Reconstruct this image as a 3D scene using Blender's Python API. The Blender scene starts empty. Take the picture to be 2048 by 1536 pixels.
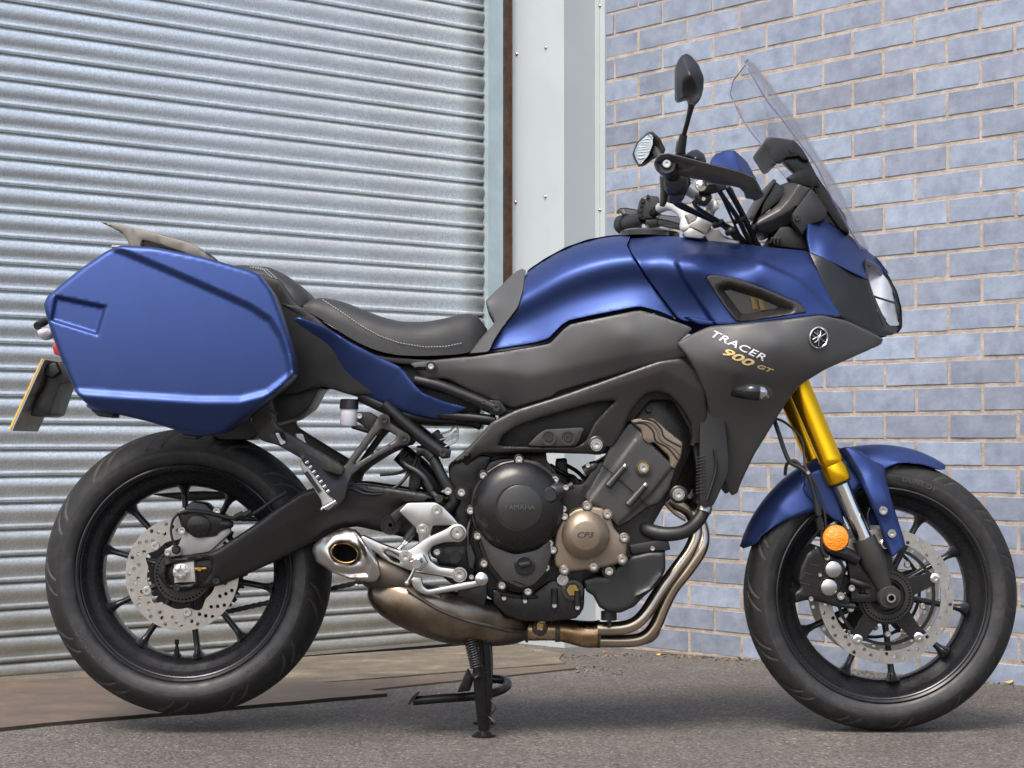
import bpy, bmesh, math, random
import numpy as np
from mathutils import Vector, Matrix
from mathutils.geometry import delaunay_2d_cdt

random.seed(7)
rng = np.random.default_rng(7)
SC = bpy.context.scene
COL = SC.collection

# ------------------------------------------------------------------ camera, sky, sun, exposure
FPX = 3928.0                       # focal length in pixels of a 2048 px wide frame
CAM_D, CAM_H = 4.355, 0.633        # distance to the motorcycle's centre plane (y = 0), height
PITCH = math.atan((886.0 - 768.0) / FPX)
cam_data = bpy.data.cameras.new('camera')
cam_data.sensor_width = 36.0
cam_data.lens = 36.0 * FPX / 2048.0
cam_data.clip_start, cam_data.clip_end = 0.05, 2000.0
cam = bpy.data.objects.new('camera', cam_data)
cam.location = (0.0, -CAM_D, CAM_H)
cam.rotation_euler = (math.pi / 2 + PITCH, 0.0, 0.0)
COL.objects.link(cam)
SC.camera = cam

SUN_ELEV, SUN_AZ = math.radians(56), math.radians(208)   # azimuth clockwise from +Y
world = bpy.data.worlds.new('World')
SC.world = world
world.use_nodes = True
wn = world.node_tree
wn.nodes.clear()
w_out = wn.nodes.new('ShaderNodeOutputWorld')
w_bg = wn.nodes.new('ShaderNodeBackground')
w_sky = wn.nodes.new('ShaderNodeTexSky')
w_sky.sky_type = 'NISHITA'
w_sky.sun_disc = False
w_sky.sun_elevation = SUN_ELEV
w_sky.sun_rotation = SUN_AZ
w_sky.air_density, w_sky.dust_density, w_sky.ozone_density = 1.0, 4.5, 1.0
w_bg.inputs['Strength'].default_value = 0.15
wn.links.new(w_sky.outputs[0], w_bg.inputs[0])
wn.links.new(w_bg.outputs[0], w_out.inputs[0])

sun_data = bpy.data.lights.new('sun', 'SUN')
sun_data.energy = 1.3
sun_data.angle = math.radians(24)
sun_data.color = (1.0, 0.975, 0.92)
sun = bpy.data.objects.new('sun', sun_data)
sdir = Vector((math.sin(SUN_AZ) * math.cos(SUN_ELEV), math.cos(SUN_AZ) * math.cos(SUN_ELEV), math.sin(SUN_ELEV)))
sun.rotation_euler = sdir.to_track_quat('Z', 'Y').to_euler()
sun.location = sdir * 20
COL.objects.link(sun)

SC.view_settings.view_transform = 'Standard'
SC.view_settings.look = 'None'
SC.view_settings.gamma = 1.0
SC.view_settings.use_curve_mapping = False
SC.view_settings.exposure = 1.0
SC.render.engine = 'CYCLES'
SC.cycles.use_denoising = True
SC.cycles.max_bounces = 6
SC.cycles.transparent_max_bounces = 12

# ------------------------------------------------------------------ measuring the photograph: pixel + depth -> world
CP, SP = math.cos(PITCH), math.sin(PITCH)
def ray(px, py):
    r, u = (px - 1024.0) / FPX, -(py - 768.0) / FPX
    return (r, CP - u * SP, SP + u * CP)
def W(px, py, d=0.0):
    """the point seen at (px, py), d metres nearer to the camera than the motorcycle's centre plane"""
    dx, dy, dz = ray(px, py)
    t = (CAM_D - d) / dy
    return Vector((t * dx, -d, CAM_H + t * dz))
def PX(d=0.0):
    return (CAM_D - d) / FPX
def Wn(x, y, d):
    r, u = (x - 1024.0) / FPX, -(y - 768.0) / FPX
    dy, dz = CP - u * SP, SP + u * CP
    t = (CAM_D - d) / dy
    return np.stack([t * r, -d + 0 * t, CAM_H + t * dz], axis=-1)
def ground_z(y):
    return -0.020 * min(max(y - 0.1, 0.0), 2.5)
def G(px, py, lift=0.0):
    """the point of the ground seen at (px, py)"""
    dx, dy, dz = ray(px, py)
    z = lift
    for _ in range(12):
        t = (z - CAM_H) / dz
        z = ground_z(-CAM_D + t * dy) + lift
    return Vector((t * dx, -CAM_D + t * dy, z))

# ------------------------------------------------------------------ materials
def new_mat(name):
    m = bpy.data.materials.new(name)
    m.use_nodes = True
    nt = m.node_tree
    return m, nt, nt.nodes['Principled BSDF']
def nd(nt, kind, **kw):
    n = nt.nodes.new(kind)
    for k, v in kw.items():
        if k in n.inputs.keys():
            n.inputs[k].default_value = v
        else:
            setattr(n, k, v)
    return n
def ramp(nt, fac, stops):
    r = nt.nodes.new('ShaderNodeValToRGB')
    el = r.color_ramp.elements
    while len(el) > 1:
        el.remove(el[-1])
    for i, (p, c) in enumerate(stops):
        e = el[0] if i == 0 else el.new(p)
        e.position = p
        e.color = (*c, 1.0) if len(c) == 3 else c
    nt.links.new(fac, r.inputs[0])
    return r.outputs[0]
def objco(nt):
    return nt.nodes.new('ShaderNodeTexCoord').outputs['Object']
def bump(nt, bsdf, height, strength, dist=0.002):
    b = nd(nt, 'ShaderNodeBump', Strength=strength, Distance=dist)
    nt.links.new(height, b.inputs['Height'])
    nt.links.new(b.outputs[0], bsdf.inputs['Normal'])
def M(name, col, rough, metal=0.0, grain=0.0, gscale=900.0, vary=0.12, vscale=9.0, rvary=0.08, coat=0.0, spec=0.5):
    """a plain material with uneven colour, uneven gloss and fine relief"""
    m, nt, b = new_mat(name)
    co = objco(nt)
    n1 = nd(nt, 'ShaderNodeTexNoise', Scale=vscale, Detail=3.0, Roughness=0.65)
    nt.links.new(co, n1.inputs['Vector'])
    lo = tuple(c * (1 - vary) for c in col)
    hi = tuple(min(1.0, c * (1 + vary)) for c in col)
    nt.links.new(ramp(nt, n1.outputs['Fac'], [(0.3, lo), (0.7, hi)]), b.inputs['Base Color'])
    mr = nd(nt, 'ShaderNodeMapRange')
    mr.inputs['From Min'].default_value, mr.inputs['From Max'].default_value = 0.3, 0.7
    mr.inputs['To Min'].default_value, mr.inputs['To Max'].default_value = max(0.02, rough - rvary), min(1.0, rough + rvary)
    n2 = nd(nt, 'ShaderNodeTexNoise', Scale=vscale * 3.1, Detail=4.0, Roughness=0.7)
    nt.links.new(co, n2.inputs['Vector'])
    nt.links.new(n2.outputs['Fac'], mr.inputs['Value'])
    nt.links.new(mr.outputs[0], b.inputs['Roughness'])
    b.inputs['Metallic'].default_value = metal
    b.inputs['Coat Weight'].default_value = coat
    b.inputs['Specular IOR Level'].default_value = spec
    if grain > 0:
        n3 = nd(nt, 'ShaderNodeTexNoise', Scale=gscale, Detail=2.0)
        nt.links.new(co, n3.inputs['Vector'])
        bump(nt, b, n3.outputs['Fac'], grain, 0.0006)
    return m
def dusty(m, col=(0.30, 0.26, 0.21), amount=0.35, scale=30.0):
    """road dust lying on a material in patches of its own"""
    nt = m.node_tree
    b = nt.nodes['Principled BSDF']
    src = b.inputs['Base Color'].links[0].from_socket
    n = nd(nt, 'ShaderNodeTexNoise', Scale=scale, Detail=5.0, Roughness=0.75)
    nt.links.new(objco(nt), n.inputs['Vector'])
    f = ramp(nt, n.outputs['Fac'], [(0.45, (0, 0, 0)), (0.75, (amount,) * 3)])
    mx = nt.nodes.new('ShaderNodeMix'); mx.data_type = 'RGBA'
    nt.links.new(f, mx.inputs['Factor'])
    nt.links.new(src, mx.inputs['A'])
    mx.inputs['B'].default_value = (*col, 1)
    nt.links.new(mx.outputs['Result'], b.inputs['Base Color'])
    return m

MAT = {}
MAT['blue'] = M('matte_blue_paint', (0.036, 0.062, 0.190), 0.42, metal=0.76, grain=0.05, gscale=1500, vary=0.04, rvary=0.03)
MAT['grey'] = M('matte_grey_paint', (0.085, 0.084, 0.082), 0.42, metal=0.35, grain=0.06, gscale=1400, vary=0.05, rvary=0.04)
MAT['plastic'] = M('black_plastic', (0.0125, 0.0125, 0.013), 0.38, grain=0.25, gscale=1100, vary=0.2)
MAT['black'] = M('black_satin_paint', (0.0105, 0.010, 0.010), 0.29, metal=0.15, grain=0.06, vary=0.15)
MAT['frame'] = M('dark_cast_frame_paint', (0.050, 0.047, 0.044), 0.36, metal=0.45, grain=0.12, gscale=800, vary=0.08)
MAT['swing'] = M('satin_swingarm_paint', (0.030, 0.028, 0.027), 0.34, metal=0.45, grain=0.08, vary=0.1)
MAT['gloss'] = M('black_gloss', (0.012, 0.012, 0.013), 0.16, vary=0.1, rvary=0.05)
MAT['rubber'] = dusty(M('tyre_rubber', (0.016, 0.0157, 0.0168), 0.48, grain=0.2, gscale=700, vary=0.2, vscale=14), (0.085, 0.078, 0.072), 0.4, 26)
MAT['hose'] = M('black_rubber_hose', (0.011, 0.011, 0.011), 0.46, grain=0.15, vary=0.2)
MAT['wheel'] = M('black_wheel_paint', (0.046, 0.046, 0.050), 0.27, metal=0.65, vary=0.1)
MAT['alu'] = M('satin_aluminium', (0.52, 0.51, 0.49), 0.30, metal=1.0, grain=0.04, gscale=500, vary=0.03, rvary=0.03)
MAT['castalu'] = M('cast_aluminium', (0.42, 0.41, 0.39), 0.46, metal=0.7, grain=0.3, gscale=420, vary=0.12)
MAT['chrome'] = M('bright_steel', (0.80, 0.79, 0.77), 0.13, metal=1.0, vary=0.05)
MAT['bolt'] = M('zinc_bolt', (0.60, 0.59, 0.57), 0.26, metal=1.0, vary=0.08, vscale=60)
MAT['blackbolt'] = M('black_bolt', (0.035, 0.034, 0.033), 0.32, metal=0.4, vary=0.1)
MAT['disc'] = M('brushed_brake_steel', (0.47, 0.445, 0.41), 0.36, metal=0.95, vary=0.1, vscale=40)
MAT['bronze'] = M('bronze_engine_cover', (0.235, 0.185, 0.140), 0.38, metal=0.75, grain=0.08, vary=0.06)
MAT['gold'] = M('gold_anodised', (0.90, 0.50, 0.012), 0.25, metal=0.92, vary=0.01, vscale=3, rvary=0.0)
MAT['darkamber'] = M('dark_amber_grille', (0.16, 0.095, 0.03), 0.4, metal=0.3, vary=0.2)
MAT['goldprint'] = M('gold_print', (0.82, 0.62, 0.27), 0.45, metal=0.1, vary=0.04)
MAT['whiteprint'] = M('silver_print', (0.78, 0.80, 0.82), 0.45, vary=0.03)
MAT['emboss'] = M('dark_embossed_print', (0.012, 0.012, 0.012), 0.55, vary=0.05)
MAT['seat'] = M('black_seat_vinyl', (0.022, 0.022, 0.023), 0.58, grain=0.5, gscale=520, vary=0.15)
MAT['stitch'] = M('white_stitching', (0.36, 0.355, 0.34), 0.7, vary=0.1)
MAT['rack'] = M('rack_grey_brown', (0.19, 0.175, 0.155), 0.42, metal=0.6, grain=0.15, gscale=600, vary=0.08)
MAT['amber'] = M('amber_reflector', (0.90, 0.26, 0.01), 0.22, vary=0.05, coat=0.6)
_nt = MAT['amber'].node_tree
_v = nd(_nt, 'ShaderNodeTexVoronoi', Scale=260.0); _nt.links.new(objco(_nt), _v.inputs['Vector'])
bump(_nt, _nt.nodes['Principled BSDF'], _v.outputs['Distance'], 0.8, 0.002)
MAT['red'] = M('red_lens', (0.35, 0.02, 0.015), 0.2, vary=0.05, coat=0.5)
MAT['yellow'] = M('number_plate_yellow', (0.80, 0.48, 0.02), 0.4, vary=0.05)
MAT['plate'] = M('number_plate_back', (0.30, 0.285, 0.26), 0.5, vary=0.15, vscale=20)
MAT['milky'] = M('milky_plastic', (0.62, 0.62, 0.68), 0.35, vary=0.06)
MAT['blockgold'] = M('yellow_passivated_steel', (0.42, 0.28, 0.09), 0.35, metal=0.9, vary=0.2, vscale=80)
MAT['beige'] = M('bare_axle_block', (0.56, 0.53, 0.46), 0.45, metal=0.5, vary=0.1, vscale=70)
# exhaust: steel with heat tint and road grime in patches of its own
def heat_mat():
    m, nt, b = new_mat('heat_tinted_steel')
    co = objco(nt)
    n = nd(nt, 'ShaderNodeTexNoise', Scale=11.0, Detail=5.0, Roughness=0.6)
    nt.links.new(co, n.inputs['Vector'])
    nt.links.new(ramp(nt, n.outputs['Fac'], [(0.30, (0.20, 0.12, 0.065)), (0.46, (0.36, 0.24, 0.13)), (0.60, (0.52, 0.42, 0.30)), (0.75, (0.58, 0.52, 0.45))]), b.inputs['Base Color'])
    n2 = nd(nt, 'ShaderNodeTexNoise', Scale=60.0, Detail=8.0)
    nt.links.new(co, n2.inputs['Vector'])
    nt.links.new(ramp(nt, n2.outputs['Fac'], [(0.3, (0.20,) * 3), (0.7, (0.40,) * 3)]), b.inputs['Roughness'])
    b.inputs['Metallic'].default_value = 1.0
    return m
MAT['heat'] = heat_mat()
MAT['header'] = M('header_pipe_steel', (0.50, 0.42, 0.33), 0.24, metal=1.0, vary=0.16, vscale=7, rvary=0.03)
MAT['muffler'] = dusty(M('grimy_muffler_steel', (0.225, 0.185, 0.140), 0.33, metal=1.0, vary=0.4, vscale=9, grain=0.08), (0.115, 0.070, 0.036), 0.75, 11)
MAT['sleeve'] = M('muffler_sleeve_brown', (0.085, 0.070, 0.055), 0.42, metal=0.6, vary=0.12)
MAT['steeltip'] = M('brushed_tip_steel', (0.52, 0.49, 0.46), 0.33, metal=1.0, vary=0.05, rvary=0.03)
MAT['weld'] = M('weld_seam', (0.10, 0.085, 0.075), 0.5, metal=0.7, grain=0.6, gscale=300, vary=0.3, vscale=50)
def glass_mat(name, tint, rough=0.0, thin=0.0):
    m, nt, b = new_mat(name)
    b.inputs['Base Color'].default_value = (*tint, 1)
    b.inputs['Roughness'].default_value = rough
    b.inputs['Transmission Weight'].default_value = 1.0
    b.inputs['IOR'].default_value = 1.45
    return m
def screen_mat():
    m, nt, b = new_mat('clear_windscreen')
    out = nt.nodes['Material Output']
    tr = nd(nt, 'ShaderNodeBsdfTransparent')
    tr.inputs['Color'].default_value = (0.945, 0.945, 0.955, 1)
    gl = nd(nt, 'ShaderNodeBsdfGlossy', Roughness=0.04)
    lw = nd(nt, 'ShaderNodeLayerWeight', Blend=0.5)
    pw = nd(nt, 'ShaderNodeMath', operation='POWER'); pw.inputs[1].default_value = 3.5
    nt.links.new(lw.outputs['Facing'], pw.inputs[0])
    fr = nd(nt, 'ShaderNodeMath', operation='MULTIPLY_ADD'); fr.inputs[1].default_value = 0.45; fr.inputs[2].default_value = 0.035
    nt.links.new(pw.outputs[0], fr.inputs[0])
    mx = nd(nt, 'ShaderNodeMixShader')
    nt.links.new(fr.outputs[0], mx.inputs[0]); nt.links.new(tr.outputs[0], mx.inputs[1]); nt.links.new(gl.outputs[0], mx.inputs[2])
    nt.links.new(mx.outputs[0], out.inputs['Surface'])
    return m
MAT['screen'] = screen_mat()
MAT['lens'] = MAT['screen'].copy(); MAT['lens'].name = 'clear_lens'
MAT['groove'] = M('dusty_tyre_groove', (0.050, 0.046, 0.042), 0.8, vary=0.3, vscale=40)
MAT['lampbowl'] = M('lamp_bowl', (0.86, 0.90, 0.91), 0.18, metal=0.25, vary=0.03)
MAT['bar'] = M('silver_bar_paint', (0.56, 0.55, 0.53), 0.48, metal=0.5, vary=0.04)
MAT['tread'] = dusty(M('tread_rubber', (0.0062, 0.006, 0.006), 0.66, grain=0.3, gscale=700, vary=0.2, vscale=14), (0.05, 0.045, 0.04), 0.35, 40)
MAT['smoke'] = M('smoked_window', (0.030, 0.027, 0.024), 0.12, vary=0.1)
MAT['mirror'] = M('mirror_glass', (0.85, 0.87, 0.88), 0.02, metal=1.0, vary=0.01, rvary=0.01)

# ------------------------------------------------------------------ object helpers
def add_obj(name, me, mat=None, parent=None):
    o = bpy.data.objects.new(name, me)
    COL.objects.link(o)
    if mat is not None and not me.materials:
        me.materials.append(MAT[mat] if isinstance(mat, str) else mat)
    if parent is not None:
        o.parent = parent
    return o
def mesh(name, V, F, smooth=True, angle=38.0):
    me = bpy.data.meshes.new(name)
    me.from_pydata([tuple(map(float, v)) for v in V], [], [tuple(map(int, f)) for f in F])
    me.validate()
    bm = bmesh.new(); bm.from_mesh(me)
    bmesh.ops.recalc_face_normals(bm, faces=bm.faces)
    bm.to_mesh(me); bm.free()
    if smooth:
        me.polygons.foreach_set('use_smooth', [True] * len(me.polygons))
        me.set_sharp_from_angle(angle=math.radians(angle))
    me.update()
    return me
def obj(name, V, F, mat, parent=None, smooth=True, angle=38.0):
    return add_obj(name, mesh(name, V, F, smooth, angle), mat, parent)
def tag(o, label=None, cat=None, group=None, kind=None):
    for k, v in (('label', label), ('category', cat), ('group', group), ('kind', kind)):
        if v:
            o[k] = v
    return o
def empty(name, loc=(0, 0, 0)):
    o = bpy.data.objects.new(name, None)
    o.empty_display_size = 0.1
    o.location = loc
    COL.objects.link(o)
    return o
def mirrored(o, name=None, parent=None, drop=0.0):
    """the left-hand twin of a part: the same shape on the other side of y = 0"""
    me = o.data.copy()
    me.transform(Matrix.Diagonal((1, -1, 1, 1)))
    me.flip_normals()
    c = bpy.data.objects.new(name or o.name.split('.')[0], me)
    COL.objects.link(c)
    c.parent = parent or o.parent
    return c

# 2-D helpers in pixel space
def chaikin(P, k=2, cut=0.2, closed=True):
    P = np.asarray(P, float)
    for _ in range(k):
        Q = np.roll(P, -1, axis=0) if closed else P[1:]
        A = P if closed else P[:-1]
        n = np.empty((2 * len(A), 2))
        n[0::2] = A * (1 - cut) + Q * cut
        n[1::2] = A * cut + Q * (1 - cut)
        P = n if closed else np.vstack([P[:1], n, P[-1:]])
    return P
def resample(P, step, closed=True):
    P = np.asarray(P, float)
    Q = np.vstack([P, P[:1]]) if closed else P
    L = np.hypot(*np.diff(Q, axis=0).T)
    out = []
    for i, l in enumerate(L):
        n = max(1, int(math.ceil(l / step)))
        for k in range(n):
            out.append(Q[i] + (Q[i + 1] - Q[i]) * k / n)
    if not closed:
        out.append(Q[-1])
    return np.array(out)
def inside(P, poly):
    x, y = P[:, 0][:, None], P[:, 1][:, None]
    x1, y1 = poly[:, 0][None], poly[:, 1][None]
    nx = np.roll(poly, -1, axis=0)
    x2, y2 = nx[:, 0][None], nx[:, 1][None]
    c = ((y1 > y) != (y2 > y)) & (x < (x2 - x1) * (y - y1) / (y2 - y1 + 1e-12) + x1)
    return c.sum(axis=1) % 2 == 1
def seg_dist(P, A, B):
    """distance of points to segments and, for the nearest one, the side (+ = right hand of travel on screen)"""
    AB = B - A
    d2 = (AB ** 2).sum(1) + 1e-12
    best = np.full(len(P), 1e9); side = np.zeros(len(P))
    for a, ab, l2 in zip(A, AB, d2):
        t = np.clip(((P - a) @ ab) / l2, 0, 1)
        v = P - (a + t[:, None] * ab)
        d = np.hypot(v[:, 0], v[:, 1])
        cr = ab[0] * (P[:, 1] - a[1]) - ab[1] * (P[:, 0] - a[0])
        m = d < best - 1e-9
        best[m] = d[m]; side[m] = np.sign(cr[m])
    return best, side
def tps(ctrl):
    C = np.asarray(ctrl, float)
    X = C[:, :2] / 100.0
    n = len(C)
    if n <= 3:
        A = np.hstack([X, np.ones((n, 1))])
        co, *_ = np.linalg.lstsq(A, C[:, 2], rcond=None)
        return lambda P: np.hstack([P / 100.0, np.ones((len(P), 1))]) @ co
    def U(r2):
        return 0.5 * r2 * np.log(r2 + 1e-12)
    K = U(((X[:, None] - X[None]) ** 2).sum(-1)) + np.eye(n) * 0.002
    Pm = np.hstack([np.ones((n, 1)), X])
    A = np.block([[K, Pm], [Pm.T, np.zeros((3, 3))]])
    s = np.linalg.solve(A, np.concatenate([C[:, 2], np.zeros(3)]))
    w, a = s[:n], s[n:]
    def f(P):
        Q = P / 100.0
        return U(((Q[:, None] - X[None]) ** 2).sum(-1)) @ w + a[0] + Q @ a[1:]
    return f
def depth_fn(ctrl, feats):
    base = ctrl if callable(ctrl) else (lambda P: np.full(len(P), float(ctrl))) if isinstance(ctrl, (int, float)) else tps(ctrl)
    def f(P):
        d = base(P)
        for kind, line, amt, wid in feats:
            if kind == 'dent':                     # a recess bounded by a polygon
                poly = np.array(line, float)
                ins = inside(P, poly)
                dist, _ = seg_dist(P, poly, np.roll(poly, -1, axis=0))
                sd = np.where(ins, dist, -dist)
                t = np.clip(sd / wid * 0.5 + 0.5, 0, 1)
                d = d + amt * t * t * (3 - 2 * t)
                continue
            L = np.array(line, float)
            dist, side = seg_dist(P, L[:-1], L[1:])
            sd = dist * side
            if kind == 'step':
                t = np.clip(sd / wid * 0.5 + 0.5, 0, 1)
                d = d + amt * t * t * (3 - 2 * t)
            elif kind == 'fold':                   # slope (metres per pixel) on the right-hand side
                d = d + amt * 0.5 * (sd + np.sqrt(sd * sd + wid * wid))
            elif kind == 'ridge':
                d = d + amt * np.exp(-(sd / wid) ** 2)
        return d
    return f
def panel(name, outline, ctrl, mat, parent, thick=0.02, er=6.0, step=8.0, feats=(), holes=(), rnd=2, cut=0.1, mirror=False, flat=False, angle=38.0):
    """a shell whose outline is measured in the photograph, with its own depth everywhere, rounded edges and thickness"""
    out = chaikin(outline, rnd, cut) if rnd else np.asarray(outline, float)
    out = resample(out, step)
    hl = [resample(chaikin(h, rnd, cut) if rnd else np.asarray(h, float), step) for h in holes]
    loops = [out] + hl
    pts, cons, n0 = [], [], 0
    for lp in loops:
        k = len(lp)
        pts.append(lp)
        cons += [(n0 + i, n0 + (i + 1) % k) for i in range(k)]
        n0 += k
    nb = n0
    A = np.vstack(loops); B = np.vstack([np.roll(l, -1, axis=0) for l in loops])
    extra = []
    if er > 0:
        for lp in loops:
            tn = np.roll(lp, -1, axis=0) - np.roll(lp, 1, axis=0)
            tn /= np.hypot(tn[:, 0], tn[:, 1])[:, None] + 1e-9
            nn = np.stack([-tn[:, 1], tn[:, 0]], 1)
            for f in (0.12, 0.4, 1.0):
                for s in (-1, 1):
                    q = lp + nn * s * f * er
                    dist, _ = seg_dist(q, A, B)
                    extra.append(q[dist > 0.93 * f * er])
    if not flat:
        lo, hi = out.min(0), out.max(0)
        gx, gy = np.arange(lo[0], hi[0], step), np.arange(lo[1], hi[1], step)
        g = np.stack(np.meshgrid(gx, gy), -1).reshape(-1, 2)
        g[:, 0] += ((np.arange(len(g)) // max(1, len(gx))) % 2) * step * 0.5
        extra.append(g)
    for kind, line, amt, wid in feats:             # extra points along every crease
        cl = kind == 'dent'
        L = resample(np.array(line, float), max(2.0, step * 0.5), closed=cl)
        tn = np.gradient(L, axis=0)
        tn /= np.hypot(tn[:, 0], tn[:, 1])[:, None] + 1e-9
        nn = np.stack([-tn[:, 1], tn[:, 0]], 1)
        for f in (-1.0, -0.5, 0.0, 0.5, 1.0):
            extra.append(L + nn * f * wid)
    if extra:
        e = np.vstack(extra)
        m = inside(e, out)
        for h in hl:
            m &= ~inside(e, h)
        e = e[m]
        dist, _ = seg_dist(e, A, B)
        e = e[dist > max(0.6, 0.1 * er)]
        key = np.round(e / (1.2 if er > 0 else 2)).astype(int)
        _, idx = np.unique(key, axis=0, return_index=True)
        e = e[np.sort(idx)]
        pts.append(e)
    Pt = np.vstack(pts)
    r = delaunay_2d_cdt([Vector(p) for p in Pt], cons, [], 0, 1e-4)
    V2 = np.array([tuple(v) for v in r[0]]); T = [tuple(f) for f in r[2]]
    cen = np.array([V2[list(t)].mean(0) for t in T])
    keep = inside(cen, out)
    for h in hl:
        keep &= ~inside(cen, h)
    T = [t for t, k in zip(T, keep) if k]
    d = depth_fn(ctrl, feats)(V2)
    if er > 0:
        dist, _ = seg_dist(V2, A, B)
        t = np.clip(dist / er, 0, 1)
        d = d - er * PX(0.15) * (1 - np.sqrt(np.clip(1 - (1 - t) ** 2, 0, 1)))
    V = Wn(V2[:, 0], V2[:, 1], d)
    n = len(V)
    back = V.copy(); back[:, 1] += thick
    edges = {}
    for t in T:
        for a, b in ((t[0], t[1]), (t[1], t[2]), (t[2], t[0])):
            edges[(a, b)] = 1
    sides = [(b, a, a + n, b + n) for (a, b) in edges if (b, a) not in edges]
    F = T + [(c + n, b + n, a + n) for a, b, c in T] + sides
    o = obj(name, np.vstack([V, back]), F, mat, parent, angle=angle)
    if mirror:
        mirrored(o)
    return o
def plate(name, outline, d, mat, parent, thick=0.02, er=3.0, holes=(), rnd=2, cut=0.1, step=8.0, mirror=False, feats=()):
    return panel(name, outline, d, mat, parent, thick=thick, er=er, step=step, holes=holes, rnd=rnd, cut=cut, flat=not feats, mirror=mirror, feats=feats)
def catmull(P, n=6):
    P = [np.asarray(p, float) for p in P]
    Q = [2 * P[0] - P[1]] + P + [2 * P[-1] - P[-2]]
    out = []
    for i in range(1, len(Q) - 2):
        a, b, c, e = Q[i - 1], Q[i], Q[i + 1], Q[i + 2]
        for k in range(n):
            t = k / n
            out.append(0.5 * (2 * b + (c - a) * t + (2 * a - 5 * b + 4 * c - e) * t * t + (3 * b - a - 3 * c + e) * t ** 3))
    out.append(P[-1])
    return np.array(out)
def tube_geo(path, radii, segs=12, flat=1.0, caps=True):
    P = np.asarray(path, float)
    R = np.full(len(P), radii, float) if np.isscalar(radii) else np.interp(np.linspace(0, 1, len(P)), np.linspace(0, 1, len(radii)), radii)
    T = np.gradient(P, axis=0)
    T /= np.linalg.norm(T, axis=1)[:, None] + 1e-12
    ref = np.array([0, 1.0, 0]) if abs(T[0][1]) < 0.9 else np.array([1.0, 0, 0])
    V, F = [], []
    u = np.cross(T[0], ref); u /= np.linalg.norm(u)
    for i in range(len(P)):
        u = u - T[i] * (u @ T[i]); u /= np.linalg.norm(u) + 1e-12
        v = np.cross(T[i], u)
        for k in range(segs):
            a = 2 * math.pi * k / segs
            off = R[i] * (math.cos(a) * u + math.sin(a) * v)
            off[1] *= flat
            V.append(P[i] + off)
    for i in range(len(P) - 1):
        for k in range(segs):
            a, b = i * segs + k, i * segs + (k + 1) % segs
            F.append((a, b, b + segs, a + segs))
    if caps:
        F.append(tuple(range(segs - 1, -1, -1)))
        F.append(tuple(range((len(P) - 1) * segs, len(P) * segs)))
    return V, F
def tube(name, pts, r, mat, parent, n=6, segs=12, flat=1.0, mirror=False, smooth=True):
    """a swept tube; pts are (px, py, d), r pixels at that depth (one or several along the path)"""
    wp = [W(*p) for p in pts]
    dm = sum(p[2] for p in pts) / len(pts)
    path = catmull(wp, n) if smooth and len(wp) > 2 else np.array(wp)
    rr = r * PX(dm) if np.isscalar(r) else [x * PX(dm) for x in r]
    V, F = tube_geo(path, rr, segs, flat)
    o = obj(name, V, F, mat, parent, angle=50)
    if mirror:
        mirrored(o)
    return o
def axes(axis):
    z = Vector(axis).normalized()
    x = Vector((1, 0, 0)) if abs(z.x) < 0.9 else Vector((0, 0, 1))
    x = (x - z * x.dot(z)).normalized()
    return x, z.cross(x), z
def lathe_geo(c, axis, prof, segs=48, warp=None):
    x, y, z = axes(axis)
    c = Vector(c)
    V, F = [], []
    for (r, h) in prof:
        for k in range(segs):
            a = 2 * math.pi * k / segs
            rr = r if warp is None else warp(r, h, a)
            V.append(c + x * (rr * math.cos(a)) + y * (rr * math.sin(a)) + z * h)
    for i in range(len(prof) - 1):
        for k in range(segs):
            a, b = i * segs + k, i * segs + (k + 1) % segs
            F.append((a, b, b + segs, a + segs))
    if prof[0][0] > 1e-5:
        pass
    return V, F
def lathe(name, c, axis, prof, mat, parent, segs=48, warp=None, caps=True, angle=34.0):
    V, F = lathe_geo(c, axis, prof, segs, warp)
    if caps:
        F.append(tuple(range(segs - 1, -1, -1)))
        n = (len(prof) - 1) * segs
        F.append(tuple(range(n, n + segs)))
    return obj(name, V, F, mat, parent, angle=angle)
def disc(name, px, py, d, prof, mat, parent, segs=40, axis=(0, -1, 0), angle=34.0):
    """a turned part facing the camera side; prof in pixels at that depth: (radius, height towards the viewer)"""
    s = PX(d)
    return lathe(name, W(px, py, d), axis, [(r * s, h * s) for r, h in prof], mat, parent, segs, angle=angle)
def bolt_mesh(name, hexa=True):
    segs = 24
    rings = [(1.0, 0.0, 0), (1.0, 0.5, 0), (0.9, 0.68, 0), (0.52, 0.68, 1 if hexa else 0), (0.52, 0.25, 1 if hexa else 0), (0.0, 0.2, 0)]
    V, F = [], []
    for r, h, hx in rings:
        for k in range(segs):
            a = 2 * math.pi * k / segs
            rr = r * (math.cos(math.pi / 6) / math.cos((a % (math.pi / 3)) - math.pi / 6) if hx else 1.0)
            V.append((rr * math.cos(a), -h, rr * math.sin(a)))
    for i in range(len(rings) - 1):
        for k in range(segs):
            a, b = i * segs + k, i * segs + (k + 1) % segs
            F.append((a, b, b + segs, a + segs))
    return mesh(name, V, F, angle=30)
BOLT = {}
def bolt(px, py, d, r, parent, mat='bolt', name='bolt'):
    if mat not in BOLT:
        me = bolt_mesh('socket_bolt_' + mat)
        me.materials.append(MAT[mat])
        BOLT[mat] = me
    o = bpy.data.objects.new(name, BOLT[mat])
    COL.objects.link(o)
    s = r * PX(d)
    o.location = W(px, py, d)
    o.scale = (s, s, s)
    o.rotation_euler = (0, random.uniform(0, 6.28), 0)
    o.parent = parent
    return o
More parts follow.
